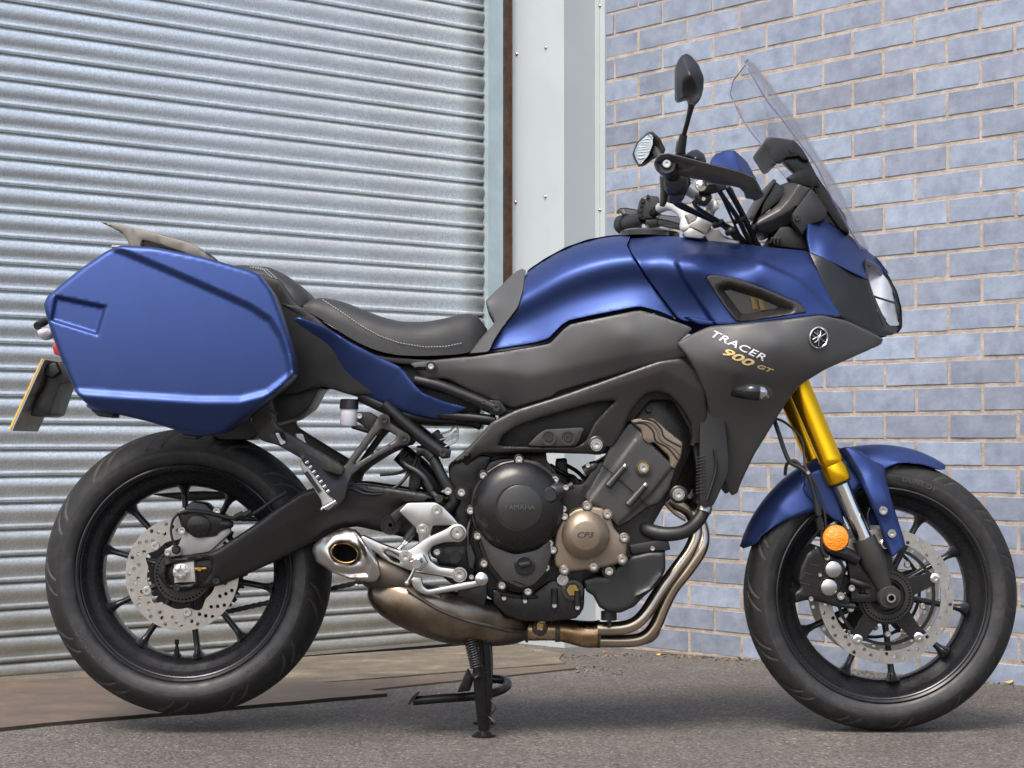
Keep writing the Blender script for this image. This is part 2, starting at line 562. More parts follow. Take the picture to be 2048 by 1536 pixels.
def text_mesh(body, size=1.0, extrude=0.02, shear=0.0, spacing=1.0, bold=0.0):
    cu = bpy.data.curves.new('text', 'FONT')
    cu.body = body
    cu.size = size
    cu.extrude = extrude
    cu.shear = shear
    cu.space_character = spacing
    cu.offset = bold
    cu.align_x, cu.align_y = 'CENTER', 'CENTER'
    cu.resolution_u = 3
    o = bpy.data.objects.new('text', cu)
    COL.objects.link(o)
    dg = bpy.context.evaluated_depsgraph_get()
    me = bpy.data.meshes.new_from_object(o.evaluated_get(dg))
    bpy.data.objects.remove(o)
    me.materials.clear()
    return me
def lettering(name, body, px, py, d, width, mat, parent, ang=0.0, shear=0.0, depth=0.0012, spacing=1.0, squash=1.0, normal=None, bold=0.0):
    """lettering lying on a side surface: width in pixels, ang degrees clockwise on screen"""
    me = text_mesh(body, 1.0, 0.02, shear, spacing, bold)
    xs = [v.co.x for v in me.vertices]; zs = [v.co.z for v in me.vertices]
    s = width * PX(d) / (max(xs) - min(xs))
    cx = (max(xs) + min(xs)) / 2
    me.transform(Matrix.Translation((-cx, 0, 0)))
    me.transform(Matrix.Diagonal((s, s * squash, depth / 0.02, 1)))
    me.transform(Matrix.Rotation(-math.radians(ang), 4, 'Z'))
    me.transform(Matrix.Rotation(math.pi / 2, 4, 'X'))
    if normal is not None:
        q = Vector((0, -1, 0)).rotation_difference(Vector(normal))
        me.transform(q.to_matrix().to_4x4())
    me.transform(Matrix.Translation(W(px, py, d)))
    return add_obj(name, me, mat, parent)
# ================================================================== THE SETTING
def asphalt_mat():
    m, nt, b = new_mat('worn_asphalt')
    co = objco(nt)
    v = nd(nt, 'ShaderNodeTexVoronoi', Scale=170.0)
    nt.links.new(co, v.inputs['Vector'])
    n = nd(nt, 'ShaderNodeTexNoise', Scale=2.2, Detail=5.0, Roughness=0.7)
    nt.links.new(co, n.inputs['Vector'])
    n2 = nd(nt, 'ShaderNodeTexNoise', Scale=90.0, Detail=4.0, Roughness=0.7)
    nt.links.new(co, n2.inputs['Vector'])
    stone = ramp(nt, v.outputs['Color'], [(0.0, (0.030, 0.028, 0.026)), (0.25, (0.070, 0.064, 0.058)), (0.5, (0.104, 0.095, 0.087)), (0.80, (0.148, 0.135, 0.123)), (0.94, (0.25, 0.23, 0.21)), (1.0, (0.40, 0.385, 0.36))])
    patch = ramp(nt, n.outputs['Fac'], [(0.32, (0.78, 0.74, 0.70)), (0.55, (1.0, 0.98, 0.96)), (0.72, (1.25, 1.2, 1.12))])
    mx = nt.nodes.new('ShaderNodeMix'); mx.data_type = 'RGBA'; mx.blend_type = 'MULTIPLY'
    mx.inputs['Factor'].default_value = 1.0
    nt.links.new(stone, mx.inputs['A']); nt.links.new(patch, mx.inputs['B'])
    v2 = nd(nt, 'ShaderNodeTexVoronoi', Scale=75.0)
    nt.links.new(co, v2.inputs['Vector'])
    chip = ramp(nt, v2.outputs['Distance'], [(0.0, (1, 1, 1)), (0.16, (1, 1, 1)), (0.22, (0, 0, 0))])
    pick = ramp(nt, v2.outputs['Color'], [(0.80, (0, 0, 0)), (0.86, (0.8,) * 3)])
    mm = nt.nodes.new('ShaderNodeMix'); mm.data_type = 'RGBA'; mm.blend_type = 'MULTIPLY'; mm.inputs['Factor'].default_value = 1.0
    nt.links.new(chip, mm.inputs['A']); nt.links.new(pick, mm.inputs['B'])
    mc_ = nt.nodes.new('ShaderNodeMix'); mc_.data_type = 'RGBA'
    nt.links.new(mm.outputs['Result'], mc_.inputs['Factor']); nt.links.new(mx.outputs['Result'], mc_.inputs['A'])
    mc_.inputs['B'].default_value = (0.36, 0.34, 0.31, 1)
    nt.links.new(mc_.outputs['Result'], b.inputs['Base Color'])
    b.inputs['Roughness'].default_value = 0.85
    ad = nd(nt, 'ShaderNodeMath', operation='ADD')
    inv = nd(nt, 'ShaderNodeMath', operation='MULTIPLY')
    inv.inputs[1].default_value = -0.9
    nt.links.new(v.outputs['Distance'], inv.inputs[0])
    nt.links.new(inv.outputs[0], ad.inputs[0]); nt.links.new(n2.outputs['Fac'], ad.inputs[1])
    bump(nt, b, ad.outputs[0], 0.9, 0.004)
    return m
MAT['asphalt'] = asphalt_mat()
xs = [-300, -3, -1.5, 0, 1.5, 3, 300]; ys = [-300, -6, -3, -1, 0.1, 0.6, 1.1, 1.6, 2.1, 2.6, 300]
V = [(x, y, ground_z(y)) for y in ys for x in xs]
F = [(j * 7 + i, j * 7 + i + 1, (j + 1) * 7 + i + 1, (j + 1) * 7 + i) for j in range(len(ys) - 1) for i in range(6)]
tag(obj('ground', V, F, 'asphalt', angle=80), kind='structure')

# --- wall and shutter frames: two vertical planes that meet at a right angle behind the motorcycle
A40 = math.radians(40.0)
SH_U = Vector((math.cos(A40), math.sin(A40), 0))            # along the shutter, receding to the right
SH_N = Vector((SH_U.y, -SH_U.x, 0))                         # out of the shutter towards the camera
SH_0 = Vector((-1.431, 5.49 - CAM_D, 0))                    # where the left picture edge meets the shutter
BW_U = Vector((math.sin(A40), -math.cos(A40), 0))           # along the brick wall, approaching to the right
BW_N = Vector((-BW_U.y * -1, 0, 0))
BW_N = Vector((-math.cos(A40), -math.sin(A40), 0))          # out of the brick wall towards the camera
BW_0 = Vector((1.2177, 5.46 - CAM_D, 0))
def on_plane(px, py, p0, n):
    d = Vector(ray(px, py)); c = Vector((0, -CAM_D, CAM_H))
    t = (p0 - c).dot(n) / d.dot(n)
    return c + d * t

# --- brick wall
def brick_mat():
    m, nt, b = new_mat('blue_grey_engineering_brick')
    co = objco(nt)
    oi = nt.nodes.new('ShaderNodeObjectInfo')
    cm = nd(nt, 'ShaderNodeCombineXYZ')
    k = nd(nt, 'ShaderNodeMath', operation='MULTIPLY'); k.inputs[1].default_value = 37.0
    nt.links.new(oi.outputs['Random'], k.inputs[0])
    for i in range(3):
        nt.links.new(k.outputs[0], cm.inputs[i])
    va = nd(nt, 'ShaderNodeVectorMath', operation='ADD')
    nt.links.new(co, va.inputs[0]); nt.links.new(cm.outputs[0], va.inputs[1])
    base = ramp(nt, oi.outputs['Random'], [(0.0, (0.180, 0.205, 0.258)), (0.3, (0.235, 0.280, 0.362)), (0.55, (0.200, 0.230, 0.292)), (0.8, (0.270, 0.322, 0.415)), (1.0, (0.195, 0.214, 0.268))])
    n = nd(nt, 'ShaderNodeTexNoise', Scale=17.0, Detail=5.0, Roughness=0.72)
    nt.links.new(va.outputs[0], n.inputs['Vector'])
    mot = ramp(nt, n.outputs['Fac'], [(0.30, (0.76, 0.76, 0.78)), (0.5, (1.0, 1.0, 1.0)), (0.70, (1.24, 1.22, 1.18))])
    mx = nt.nodes.new('ShaderNodeMix'); mx.data_type = 'RGBA'; mx.blend_type = 'MULTIPLY'; mx.inputs['Factor'].default_value = 1.0
    nt.links.new(base, mx.inputs['A']); nt.links.new(mot, mx.inputs['B'])
    n4 = nd(nt, 'ShaderNodeTexNoise', Scale=7.0, Detail=5.0, Roughness=0.8)
    nt.links.new(va.outputs[0], n4.inputs['Vector'])
    st = ramp(nt, n4.outputs['Fac'], [(0.62, (0, 0, 0)), (0.76, (0.40,) * 3)])
    mx2 = nt.nodes.new('ShaderNodeMix'); mx2.data_type = 'RGBA'
    nt.links.new(st, mx2.inputs['Factor']); nt.links.new(mx.outputs['Result'], mx2.inputs['A'])
    mx2.inputs['B'].default_value = (0.26, 0.24, 0.23, 1)
    # white specks of lime
    v = nd(nt, 'ShaderNodeTexVoronoi', Scale=55.0)
    nt.links.new(va.outputs[0], v.inputs['Vector'])
    sp = ramp(nt, v.outputs['Distance'], [(0.0, (0.7,) * 3), (0.085, (0, 0, 0))])
    mx3 = nt.nodes.new('ShaderNodeMix'); mx3.data_type = 'RGBA'
    nt.links.new(sp, mx3.inputs['Factor']); nt.links.new(mx2.outputs['Result'], mx3.inputs['A'])
    mx3.inputs['B'].default_value = (0.42, 0.42, 0.43, 1)
    nt.links.new(mx3.outputs['Result'], b.inputs['Base Color'])
    n3 = nd(nt, 'ShaderNodeTexNoise', Scale=120.0, Detail=6.0)
    nt.links.new(va.outputs[0], n3.inputs['Vector'])
    bump(nt, b, n3.outputs['Fac'], 0.35, 0.0015)
    nt.links.new(ramp(nt, n.outputs['Fac'], [(0.3, (0.42,) * 3), (0.7, (0.62,) * 3)]), b.inputs['Roughness'])
    return m
def mortar_mat():
    m, nt, b = new_mat('sandy_mortar')
    co = objco(nt)
    n = nd(nt, 'ShaderNodeTexNoise', Scale=22.0, Detail=5.0, Roughness=0.75)
    nt.links.new(co, n.inputs['Vector'])
    nt.links.new(ramp(nt, n.outputs['Fac'], [(0.28, (0.23, 0.185, 0.15)), (0.5, (0.36, 0.300, 0.25)), (0.72, (0.48, 0.42, 0.365))]), b.inputs['Base Color'])
    b.inputs['Roughness'].default_value = 0.9
    n2 = nd(nt, 'ShaderNodeTexNoise', Scale=260.0, Detail=5.0)
    nt.links.new(co, n2.inputs['Vector'])
    bump(nt, b, n2.outputs['Fac'], 0.8, 0.003)
    return m
MAT['brick'], MAT['mortar'] = brick_mat(), mortar_mat()
def slab(p0, u, n, s0, s1, z0, z1, t0, t1):
    """box: s along u, z up, t along n"""
    V = []
    for t in (t0, t1):
        for s, z in ((s0, z0), (s1, z0), (s1, z1), (s0, z1)):
            q = p0 + u * s + n * t
            V.append((q.x, q.y, z))
    return V, [(0, 1, 2, 3), (7, 6, 5, 4), (0, 4, 5, 1), (1, 5, 6, 2), (2, 6, 7, 3), (3, 7, 4, 0)]
# joints measured on the photograph
zj = on_plane(1748, 51.8, BW_0, BW_N).z
sp = (on_plane(1828, 75, BW_0, BW_N) - BW_0).dot(BW_U)
course, blen, joint = 0.0750, 0.2265, 0.0108
S_CORNER = (on_plane(1213, 500, BW_0, BW_N) - BW_0).dot(BW_U)
k0 = int(math.ceil((zj + 0.12) / course))
z_base = zj - k0 * course
V, F = slab(BW_0, BW_U, BW_N, S_CORNER - 0.30, 2.4, -0.25, 3.2, -0.215, -0.0022)
wall = obj('brick_wall', V, F, 'mortar', smooth=False)
tag(wall, 'wall of blue grey bricks with sandy mortar joints beside the pale column', 'brick wall')
def brick_mesh(L, H, seed):
    r = random.Random(seed)
    D, bv = 0.10, 0.0014
    nx, nz = 7, 4
    V, F = [], []
    xs = [-L / 2 + L * i / (nx - 1) for i in range(nx)]; zs = [-H / 2 + H * i / (nz - 1) for i in range(nz)]
    # front face ring set back a little, with chipped uneven arrises
    for j, z in enumerate(zs):
        for i, x in enumerate(xs):
            edge = i in (0, nx - 1) or j in (0, nz - 1)
            jx, jz = (r.uniform(-1, 1) * 0.0007, r.uniform(-1, 1) * 0.0007)
            sx = bv * (1 if i == 0 else -1 if i == nx - 1 else 0); sz = bv * (1 if j == 0 else -1 if j == nz - 1 else 0)
            V.append((x + sx + jx, (0.0 if not edge else r.uniform(-0.0004, 0.0008)) + r.uniform(-0.0003, 0.0003), z + sz + jz))
    for j in range(nz - 1):
        for i in range(nx - 1):
            a = j * nx + i
            F.append((a, a + 1, a + nx + 1, a + nx))
    rim = [j * nx + i for (i, j) in [(i, 0) for i in range(nx)] + [(nx - 1, j) for j in range(1, nz)] + [(i, nz - 1) for i in range(nx - 2, -1, -1)] + [(0, j) for j in range(nz - 2, 0, -1)]]
    n = len(V)
    for q, a in enumerate(rim):
        x, y, z = V[a]
        ox = (L / 2) * (1 if x > L / 2 - 0.006 else -1 if x < -L / 2 + 0.006 else x / (L / 2))
        oz = (H / 2) * (1 if z > H / 2 - 0.006 else -1 if z < -H / 2 + 0.006 else z / (H / 2))
        V.append((ox + r.uniform(-0.0006, 0.0006), bv * 1.2, oz + r.uniform(-0.0006, 0.0006)))
    for q, a in enumerate(rim):
        x, y, z = V[n + q]
        V.append((x, 0.02, z))
    m = len(rim)
    for q in range(m):
        p = (q + 1) % m
        F.append((rim[q], rim[p], n + p, n + q))
        F.append((n + q, n + p, n + m + p, n + m + q))
    return mesh('brick', V, F, smooth=False)
BM = [brick_mesh(blen - joint, course - joint, 11 + i) for i in range(9)]
for me in BM:
    me.materials.append(MAT['brick'])
rotz = math.atan2(BW_U.y, BW_U.x)
vis_lo, vis_hi = S_CORNER, (on_plane(2048, 700, BW_0, BW_N) - BW_0).dot(BW_U) + 0.05
restV, restF = [], []
ncourse = int(3.15 / course)
for j in range(ncourse):
    zc = z_base + j * course + course / 2
    if zc < -0.16:
        continue
    par = (j - k0) % 2                                   # the course just under zj has parity 1
    off = sp + (0 if par == 1 else blen / 2)
    i0 = int(math.floor((S_CORNER - off) / blen)) - 1
    for i in range(i0, i0 + 22):
        c = off + i * blen + blen / 2
        if c - blen / 2 > 2.3 or c + blen / 2 < S_CORNER - 0.12:
            continue
        jig = random.uniform(-0.0012, 0.0012)
        q = BW_0 + BW_U * c + BW_N * jig
        if c - blen / 2 < vis_hi and zc < 1.98:
            o = bpy.data.objects.new('brick', BM[random.randrange(9)])
            COL.objects.link(o)
            o.location = (q.x, q.y, zc + random.uniform(-0.0008, 0.0008))
            o.rotation_euler = (random.uniform(-0.006, 0.006), random.uniform(-0.004, 0.004), rotz + random.uniform(-0.006, 0.006))
            o.parent = wall
        else:
            L, H = blen - joint, course - joint
            v, f = slab(BW_0, BW_U, BW_N, c - L / 2, c + L / 2, zc - H / 2, zc + H / 2, -0.02, 0.001 + jig)
            restF += [tuple(a + len(restV) for a in ff) for ff in f]
            restV += v
tag(obj('brick_rows', restV, restF, 'brick', wall, smooth=False), kind='stuff')

# --- roller shutter
def galv_mat():
    m, nt, b = new_mat('galvanised_steel')
    co = objco(nt)
    oi = nt.nodes.new('ShaderNodeObjectInfo')
    v = nd(nt, 'ShaderNodeTexVoronoi', Scale=210.0)
    nt.links.new(co, v.inputs['Vector'])
    n = nd(nt, 'ShaderNodeTexNoise', Scale=260.0, Detail=6.0, Roughness=0.7)
    nt.links.new(co, n.inputs['Vector'])
    mp = nd(nt, 'ShaderNodeMapping'); mp.inputs['Scale'].default_value = (1.0, 1.0, 6.0)
    nt.links.new(co, mp.inputs['Vector'])
    g = nd(nt, 'ShaderNodeTexNoise', Scale=2.6, Detail=5.0, Roughness=0.7)
    nt.links.new(mp.outputs[0], g.inputs['Vector'])
    base = ramp(nt, v.outputs['Color'], [(0.1, (0.63, 0.70, 0.725)), (0.5, (0.75, 0.815, 0.835)), (0.9, (0.87, 0.93, 0.945))])
    dirt = ramp(nt, g.outputs['Fac'], [(0.42, (0, 0, 0)), (0.74, (0.6,) * 3)])
    mx = nt.nodes.new('ShaderNodeMix'); mx.data_type = 'RGBA'
    nt.links.new(dirt, mx.inputs['Factor']); nt.links.new(base, mx.inputs['A'])
    mx.inputs['B'].default_value = (0.50, 0.49, 0.455, 1)
    # uneven yellow-brown tint, stronger towards the lowest slats
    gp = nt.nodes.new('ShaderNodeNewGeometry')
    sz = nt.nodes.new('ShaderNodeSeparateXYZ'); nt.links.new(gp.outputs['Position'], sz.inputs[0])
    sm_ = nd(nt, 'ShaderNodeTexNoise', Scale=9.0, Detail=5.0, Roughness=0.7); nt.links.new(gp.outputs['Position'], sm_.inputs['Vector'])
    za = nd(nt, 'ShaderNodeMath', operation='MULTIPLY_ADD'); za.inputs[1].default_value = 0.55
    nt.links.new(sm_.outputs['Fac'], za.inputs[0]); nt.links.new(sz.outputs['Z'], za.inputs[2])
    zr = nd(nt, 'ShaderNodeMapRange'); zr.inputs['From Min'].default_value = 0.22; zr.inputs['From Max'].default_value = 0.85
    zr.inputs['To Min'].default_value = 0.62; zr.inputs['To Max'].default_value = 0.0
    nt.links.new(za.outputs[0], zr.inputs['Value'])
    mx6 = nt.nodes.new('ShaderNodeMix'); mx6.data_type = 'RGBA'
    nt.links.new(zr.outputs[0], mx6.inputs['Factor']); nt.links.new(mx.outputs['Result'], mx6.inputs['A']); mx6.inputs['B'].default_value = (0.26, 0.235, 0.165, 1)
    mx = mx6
    # grime rubbed on to the slat ends beside the guide rail
    sep = nt.nodes.new('ShaderNodeSeparateXYZ'); nt.links.new(co, sep.inputs[0])
    g2 = nd(nt, 'ShaderNodeMath', operation='MULTIPLY_ADD'); g2.inputs[1].default_value = 0.10
    nt.links.new(g.outputs['Fac'], g2.inputs[0]); nt.links.new(sep.outputs['X'], g2.inputs[2])
    ef = ramp(nt, g2.outputs[0], [(0.0, (0, 0, 0)), (1.0, (0, 0, 0))])
    er_ = nd(nt, 'ShaderNodeMapRange'); er_.inputs['From Min'].default_value = math.cos(math.radians(40)) * 1.70; er_.inputs['From Max'].default_value = math.cos(math.radians(40)) * 1.80
    er_.inputs['To Max'].default_value = 0.75
    nt.links.new(g2.outputs[0], er_.inputs['Value'])
    mx4 = nt.nodes.new('ShaderNodeMix'); mx4.data_type = 'RGBA'
    nt.links.new(er_.outputs[0], mx4.inputs['Factor']); nt.links.new(mx.outputs['Result'], mx4.inputs['A']); mx4.inputs['B'].default_value = (0.10, 0.085, 0.07, 1)
    nt.links.new(mx4.outputs['Result'], b.inputs['Base Color'])
    b.inputs['Metallic'].default_value = 0.66
    nt.links.new(ramp(nt, n.outputs['Fac'], [(0.3, (0.26,) * 3), (0.7, (0.46,) * 3)]), b.inputs['Roughness'])
    bump(nt, b, n.outputs['Fac'], 0.14, 0.0008)
    return m
def rust_mat():
    m, nt, b = new_mat('rusty_steel_plate')
    co = objco(nt)
    n = nd(nt, 'ShaderNodeTexNoise', Scale=5.0, Detail=5.0, Roughness=0.7)
    nt.links.new(co, n.inputs['Vector'])
    nt.links.new(ramp(nt, n.outputs['Fac'], [(0.3, (0.090, 0.068, 0.055)), (0.5, (0.128, 0.098, 0.078)), (0.64, (0.175, 0.122, 0.082)), (0.78, (0.21, 0.17, 0.14))]), b.inputs['Base Color'])
    b.inputs['Roughness'].default_value = 0.62
    b.inputs['Metallic'].default_value = 0.25
    n2 = nd(nt, 'ShaderNodeTexNoise', Scale=160.0, Detail=6.0)
    nt.links.new(co, n2.inputs['Vector'])
    bump(nt, b, n2.outputs['Fac'], 0.4, 0.002)
    return m
def concrete_mat():
    m, nt, b = new_mat('stained_concrete')
    co = objco(nt)
    n = nd(nt, 'ShaderNodeTexNoise', Scale=7.0, Detail=5.0, Roughness=0.75)
    nt.links.new(co, n.inputs['Vector'])
    nt.links.new(ramp(nt, n.outputs['Fac'], [(0.3, (0.070, 0.060, 0.048)), (0.46, (0.115, 0.098, 0.076)), (0.58, (0.165, 0.135, 0.092)), (0.72, (0.25, 0.225, 0.18))]), b.inputs['Base Color'])
    b.inputs['Roughness'].default_value = 0.9
    n2 = nd(nt, 'ShaderNodeTexNoise', Scale=110.0, Detail=5.0)
    nt.links.new(co, n2.inputs['Vector'])
    bump(nt, b, n2.outputs['Fac'], 0.9, 0.005)
    return m
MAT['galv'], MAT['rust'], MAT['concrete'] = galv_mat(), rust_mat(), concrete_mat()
MAT['cladding'] = M('pale_green_grey_cladding', (0.400, 0.440, 0.448), 0.60, metal=0.0, vary=0.04, vscale=3.0)
MAT['rail'] = M('painted_blue_grey_rail', (0.40, 0.49, 0.53), 0.45, metal=0.3, vary=0.10, vscale=8.0)
MAT['rustbrown'] = M('rusty_brown_angle', (0.20, 0.115, 0.070), 0.65, metal=0.2, vary=0.35, vscale=25)
S_END = 1.760
pitch = 0.0742
z_line = on_plane(0, 3.0, SH_0, SH_N).z                     # a dark line between two slats, at the left picture edge
nbelow = int((z_line + 0.0) / pitch)
z_low = z_line - nbelow * pitch
z_sill = on_plane(350, 1332, SH_0, SH_N).z
while z_low - pitch > z_sill + 0.006:
    z_low -= pitch
shutter = empty('roller_shutter', (SH_0.x, SH_0.y, z_sill))
tag(shutter, 'galvanised steel roller shutter of curved horizontal slats behind the motorcycle', 'roller shutter')
prof = [(0.0, -0.004), (0.015, 0.002), (0.05, 0.0060), (0.12, 0.0098), (0.20, 0.0122), (0.29, 0.0133), (0.38, 0.0128), (0.47, 0.0108), (0.55, 0.0080), (0.61, 0.0056), (0.65, 0.0046), (0.70, 0.0044), (0.76, 0.0044),
        (0.768, 0.0072), (0.785, 0.0092), (0.82, 0.0108), (0.86, 0.0113), (0.90, 0.0106), (0.93, 0.0084), (0.945, 0.0056), (0.952, -0.001), (0.962, -0.007), (1.0, -0.007)]
def slat_mesh(seed):
    r = random.Random(seed)
    V, F = [], []
    nS = 26
    s0, s1 = -1.3, S_END + 0.02
    for i in range(nS):
        s = s0 + (s1 - s0) * i / (nS - 1)
        wob = r.uniform(-0.0004, 0.0004)
        for (t, out) in prof:
            q = SH_U * s + SH_N * (out + wob)
            V.append((q.x, q.y, -t * pitch + r.uniform(-0.00012, 0.00012)))
    k = len(prof)
    for i in range(nS - 1):
        for j in range(k - 1):
            a = i * k + j
            F.append((a, a + k, a + k + 1, a + 1))
    return mesh('slat', V, F, angle=60)
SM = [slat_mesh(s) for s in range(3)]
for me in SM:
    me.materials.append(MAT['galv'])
z = z_low
nsl = 0
while z < 3.0:
    if z - pitch > z_sill - 0.06:
        o = bpy.data.objects.new('slat', SM[nsl % 3])
        COL.objects.link(o)
        o.parent = shutter
        o.location = (0, 0, z - z_sill)
        nsl += 1
    z += pitch
def child_at(o, parent):
    o.parent = parent
    o.matrix_parent_inverse = Matrix.Translation(-parent.location)
    return o
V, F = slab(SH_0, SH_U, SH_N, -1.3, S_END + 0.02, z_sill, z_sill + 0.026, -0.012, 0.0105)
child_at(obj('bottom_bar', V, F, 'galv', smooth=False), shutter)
V, F = slab(SH_0, SH_U, SH_N, -1.3, S_END, z_sill - 0.06, z_sill - 0.0005, -0.02, 0.006)
child_at(obj('rubber_strip', V, F, 'hose', smooth=False), shutter)
V, F = slab(SH_0, SH_U, SH_N, -1.4, S_END + 0.06, -0.2, 3.1, -0.06, -0.03)
child_at(obj('backing', V, F, 'plastic', smooth=False), shutter)
# guide rail: a folded channel at the right end
q975 = (on_plane(976, 300, SH_0 + SH_N * 0.03, SH_N) - SH_0).dot(SH_U)
q1006 = (on_plane(1006, 300, SH_0 + SH_N * 0.03, SH_N) - SH_0).dot(SH_U)
V, F = slab(SH_0, SH_U, SH_N, q975, q1006, -0.10, 3.1, -0.03, 0.030)
child_at(obj('guide_rail', V, F, 'rail', smooth=False), shutter)

# --- column cladding between shutter and brick wall
corner = on_plane(1025, 500, SH_0, SH_N)
c0 = Vector((corner.x, corner.y, 0))
t_front = (c0 - BW_0).dot(BW_N)                              # how far the cladding stands proud of the wall
s_left = (c0 - BW_0).dot(BW_U)
cl_p = BW_0 + BW_N * t_front
s_fold = (on_plane(1131, 500, cl_p, BW_N) - BW_0).dot(BW_U)
s_line = (on_plane(1102, 500, cl_p, BW_N) - BW_0).dot(BW_U)
clad = empty('column_cladding', (cl_p + BW_U * s_fold)[:2] + (-0.05,))
tag(clad, 'pale painted metal column cover between the roller shutter and the brick wall', 'column cladding')
V, F = slab(BW_0, BW_U, BW_N, s_left, s_line, -0.10, 3.1, t_front - 0.02, t_front)
child_at(obj('face_sheet', V, F, 'cladding', smooth=False), clad)
V, F = slab(BW_0, BW_U, BW_N, s_line - 0.012, s_fold, -0.10, 3.1, 0.0, t_front + 0.006)
child_at(obj('corner_sheet', V, F, 'cladding', smooth=False), clad)
V, F = slab(BW_0, BW_U, BW_N, s_fold - 0.01, S_CORNER, -0.10, 3.1, -0.0044, 0.0065)
child_at(obj('wall_flange', V, F, 'cladding', smooth=False), clad)
V, F = slab(BW_0, BW_U, BW_N, S_CORNER - 0.030, S_CORNER - 0.024, -0.10, 3.1, 0.006, 0.0095)
child_at(obj('flange_lip', V, F, 'cladding', smooth=False), clad)
V, F = slab(BW_0, BW_U, BW_N, s_left - 0.075, s_left - 0.001, -0.10, 3.1, t_front - 0.12, t_front - 0.003)
child_at(obj('rusty_angle', V, F, 'rustbrown', smooth=False), clad)
V, F = slab(BW_0, BW_U, BW_N, s_left - 0.022, s_left - 0.017, -0.10, 3.1, t_front - 0.003, t_front + 0.002)
child_at(obj('angle_rib', V, F, 'rustbrown', smooth=False), clad)
def screw(p, n, r, par):
    V, F = lathe_geo(p, n, [(r * 1.7, 0), (r * 1.7, 0.0015), (r, 0.0017), (r, 0.005), (r * 0.8, 0.006), (0.0, 0.006)], 10)
    child_at(obj('screw', V, F, 'bolt'), par)
for (x, y) in ((1034, 108), (1092, 95), (1032, 404), (1091, 393), (1032, 700), (1090, 692), (1031, 1000), (1089, 997), (1088, 1296), (1033, 1296)):
    screw(on_plane(x, y, cl_p, BW_N), BW_N, 0.0042, clad)
screw(on_plane(1203, 12, BW_0, BW_N) + BW_N * 0.0066, BW_N, 0.0042, clad)
screw(on_plane(1203, 420, BW_0, BW_N) + BW_N * 0.0066, BW_N, 0.0042, clad)

# --- threshold, rusty plates, litter
def ground_poly(name, pts, lift, mat, thick=0.02, n=6):
    P = [G(x, y, lift) for x, y in pts]
    Q = resample(np.array([(p.x, p.y) for p in P]), 0.06)
    Q = Q + rng.normal(0, 0.0022, Q.shape)
    k = len(Q)
    V = [(x, y, ground_z(y) + lift) for x, y in Q] + [(x, y, ground_z(y) + lift - thick) for x, y in Q]
    F = [tuple(range(k))] + [(i, (i + 1) % k, (i + 1) % k + k, i + k) for i in range(k)]
    o = obj(name, V, F, mat, smooth=False)
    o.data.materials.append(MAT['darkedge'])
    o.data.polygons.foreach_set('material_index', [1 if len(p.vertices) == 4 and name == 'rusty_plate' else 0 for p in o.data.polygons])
    return o
MAT['darkedge'] = M('dirt_and_shadow_edge', (0.028, 0.022, 0.018), 0.9, vary=0.3, vscale=40)  # dark dirty rust, with the shadow gap along the plate's edge painted in
thr = ground_poly('concrete_threshold', [(-260, 1372), (0, 1354), (420, 1326), (760, 1303), (1010, 1288), (1090, 1300), (1128, 1307), (1118, 1318), (1128, 1326), (1060, 1331), (900, 1344), (640, 1364), (0, 1410), (-260, 1426)], 0.004, 'concrete', 0.05)
tag(thr, kind='structure')
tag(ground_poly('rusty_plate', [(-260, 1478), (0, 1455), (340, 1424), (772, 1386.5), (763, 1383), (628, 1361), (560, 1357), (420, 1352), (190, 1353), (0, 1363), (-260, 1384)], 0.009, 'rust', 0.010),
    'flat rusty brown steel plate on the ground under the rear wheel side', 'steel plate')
tag(ground_poly('rusty_strip', [(735, 1379), (900, 1362), (1010, 1351), (1150, 1336), (1144, 1327.5), (1000, 1338), (860, 1351), (634, 1366)], 0.005, 'rust', 0.010),
    'narrow rusty steel strip on the ground behind the centre stand', 'steel strip')
def leaf_mat(name, c):
    return M(name, c, 0.7, vary=0.3, vscale=60)
MAT['leaf'] = leaf_mat('dry_leaf', (0.20, 0.12, 0.06))
MAT['leafy'] = leaf_mat('yellow_leaf', (0.55, 0.36, 0.10))
MAT['grit'] = leaf_mat('loose_grit', (0.16, 0.14, 0.12))
def litter(name, spots, mat, size, n):
    V, F = [], []
    for _ in range(n):
        (x0, y0), (x1, y1), sp_ = random.choice(spots)
        t = random.random()
        p = G(x0 + (x1 - x0) * t, y0 + (y1 - y0) * t + abs(random.gauss(0, sp_)) + 1)
        s = size * random.uniform(0.4, 1.3)
        a = random.uniform(0, 6.28)
        u = Vector((math.cos(a), math.sin(a), random.uniform(-0.4, 0.4))) * s
        v = Vector((-math.sin(a), math.cos(a), random.uniform(-0.4, 0.4))) * s * 0.5
        h = Vector((0, 0, s * random.uniform(0.1, 0.6)))
        b = len(V)
        V += [p - u, p - v * 0.8 + h * 0.5, p + u + h * 0.4, p + v + h, p + Vector((0, 0, -0.002))]
        F += [(b, b + 1, b + 3), (b + 1, b + 2, b + 3), (b, b + 4, b + 1), (b + 1, b + 4, b + 2), (b + 2, b + 4, b + 3), (b + 3, b + 4, b)]
    return tag(obj(name, V, F, mat, smooth=False), kind='stuff')
base_line = [((1010, 1296), (1120, 1306), 3), ((1130, 1310), (1330, 1306), 5), ((1330, 1306), (1500, 1318), 5), ((1500, 1318), (1700, 1338), 4), ((1700, 1338), (2060, 1366), 4)]
litter('leaf_litter', base_line, 'leaf', 0.008, 240)
litter('grit', base_line + [((1000, 1300), (1130, 1320), 8), ((1150, 1330), (1250, 1340), 9)], 'grit', 0.006, 900)
litter('loose_stones', [((0, 1440), (2048, 1440), 45), ((900, 1350), (2048, 1400), 30)], 'grit', 0.003, 700)
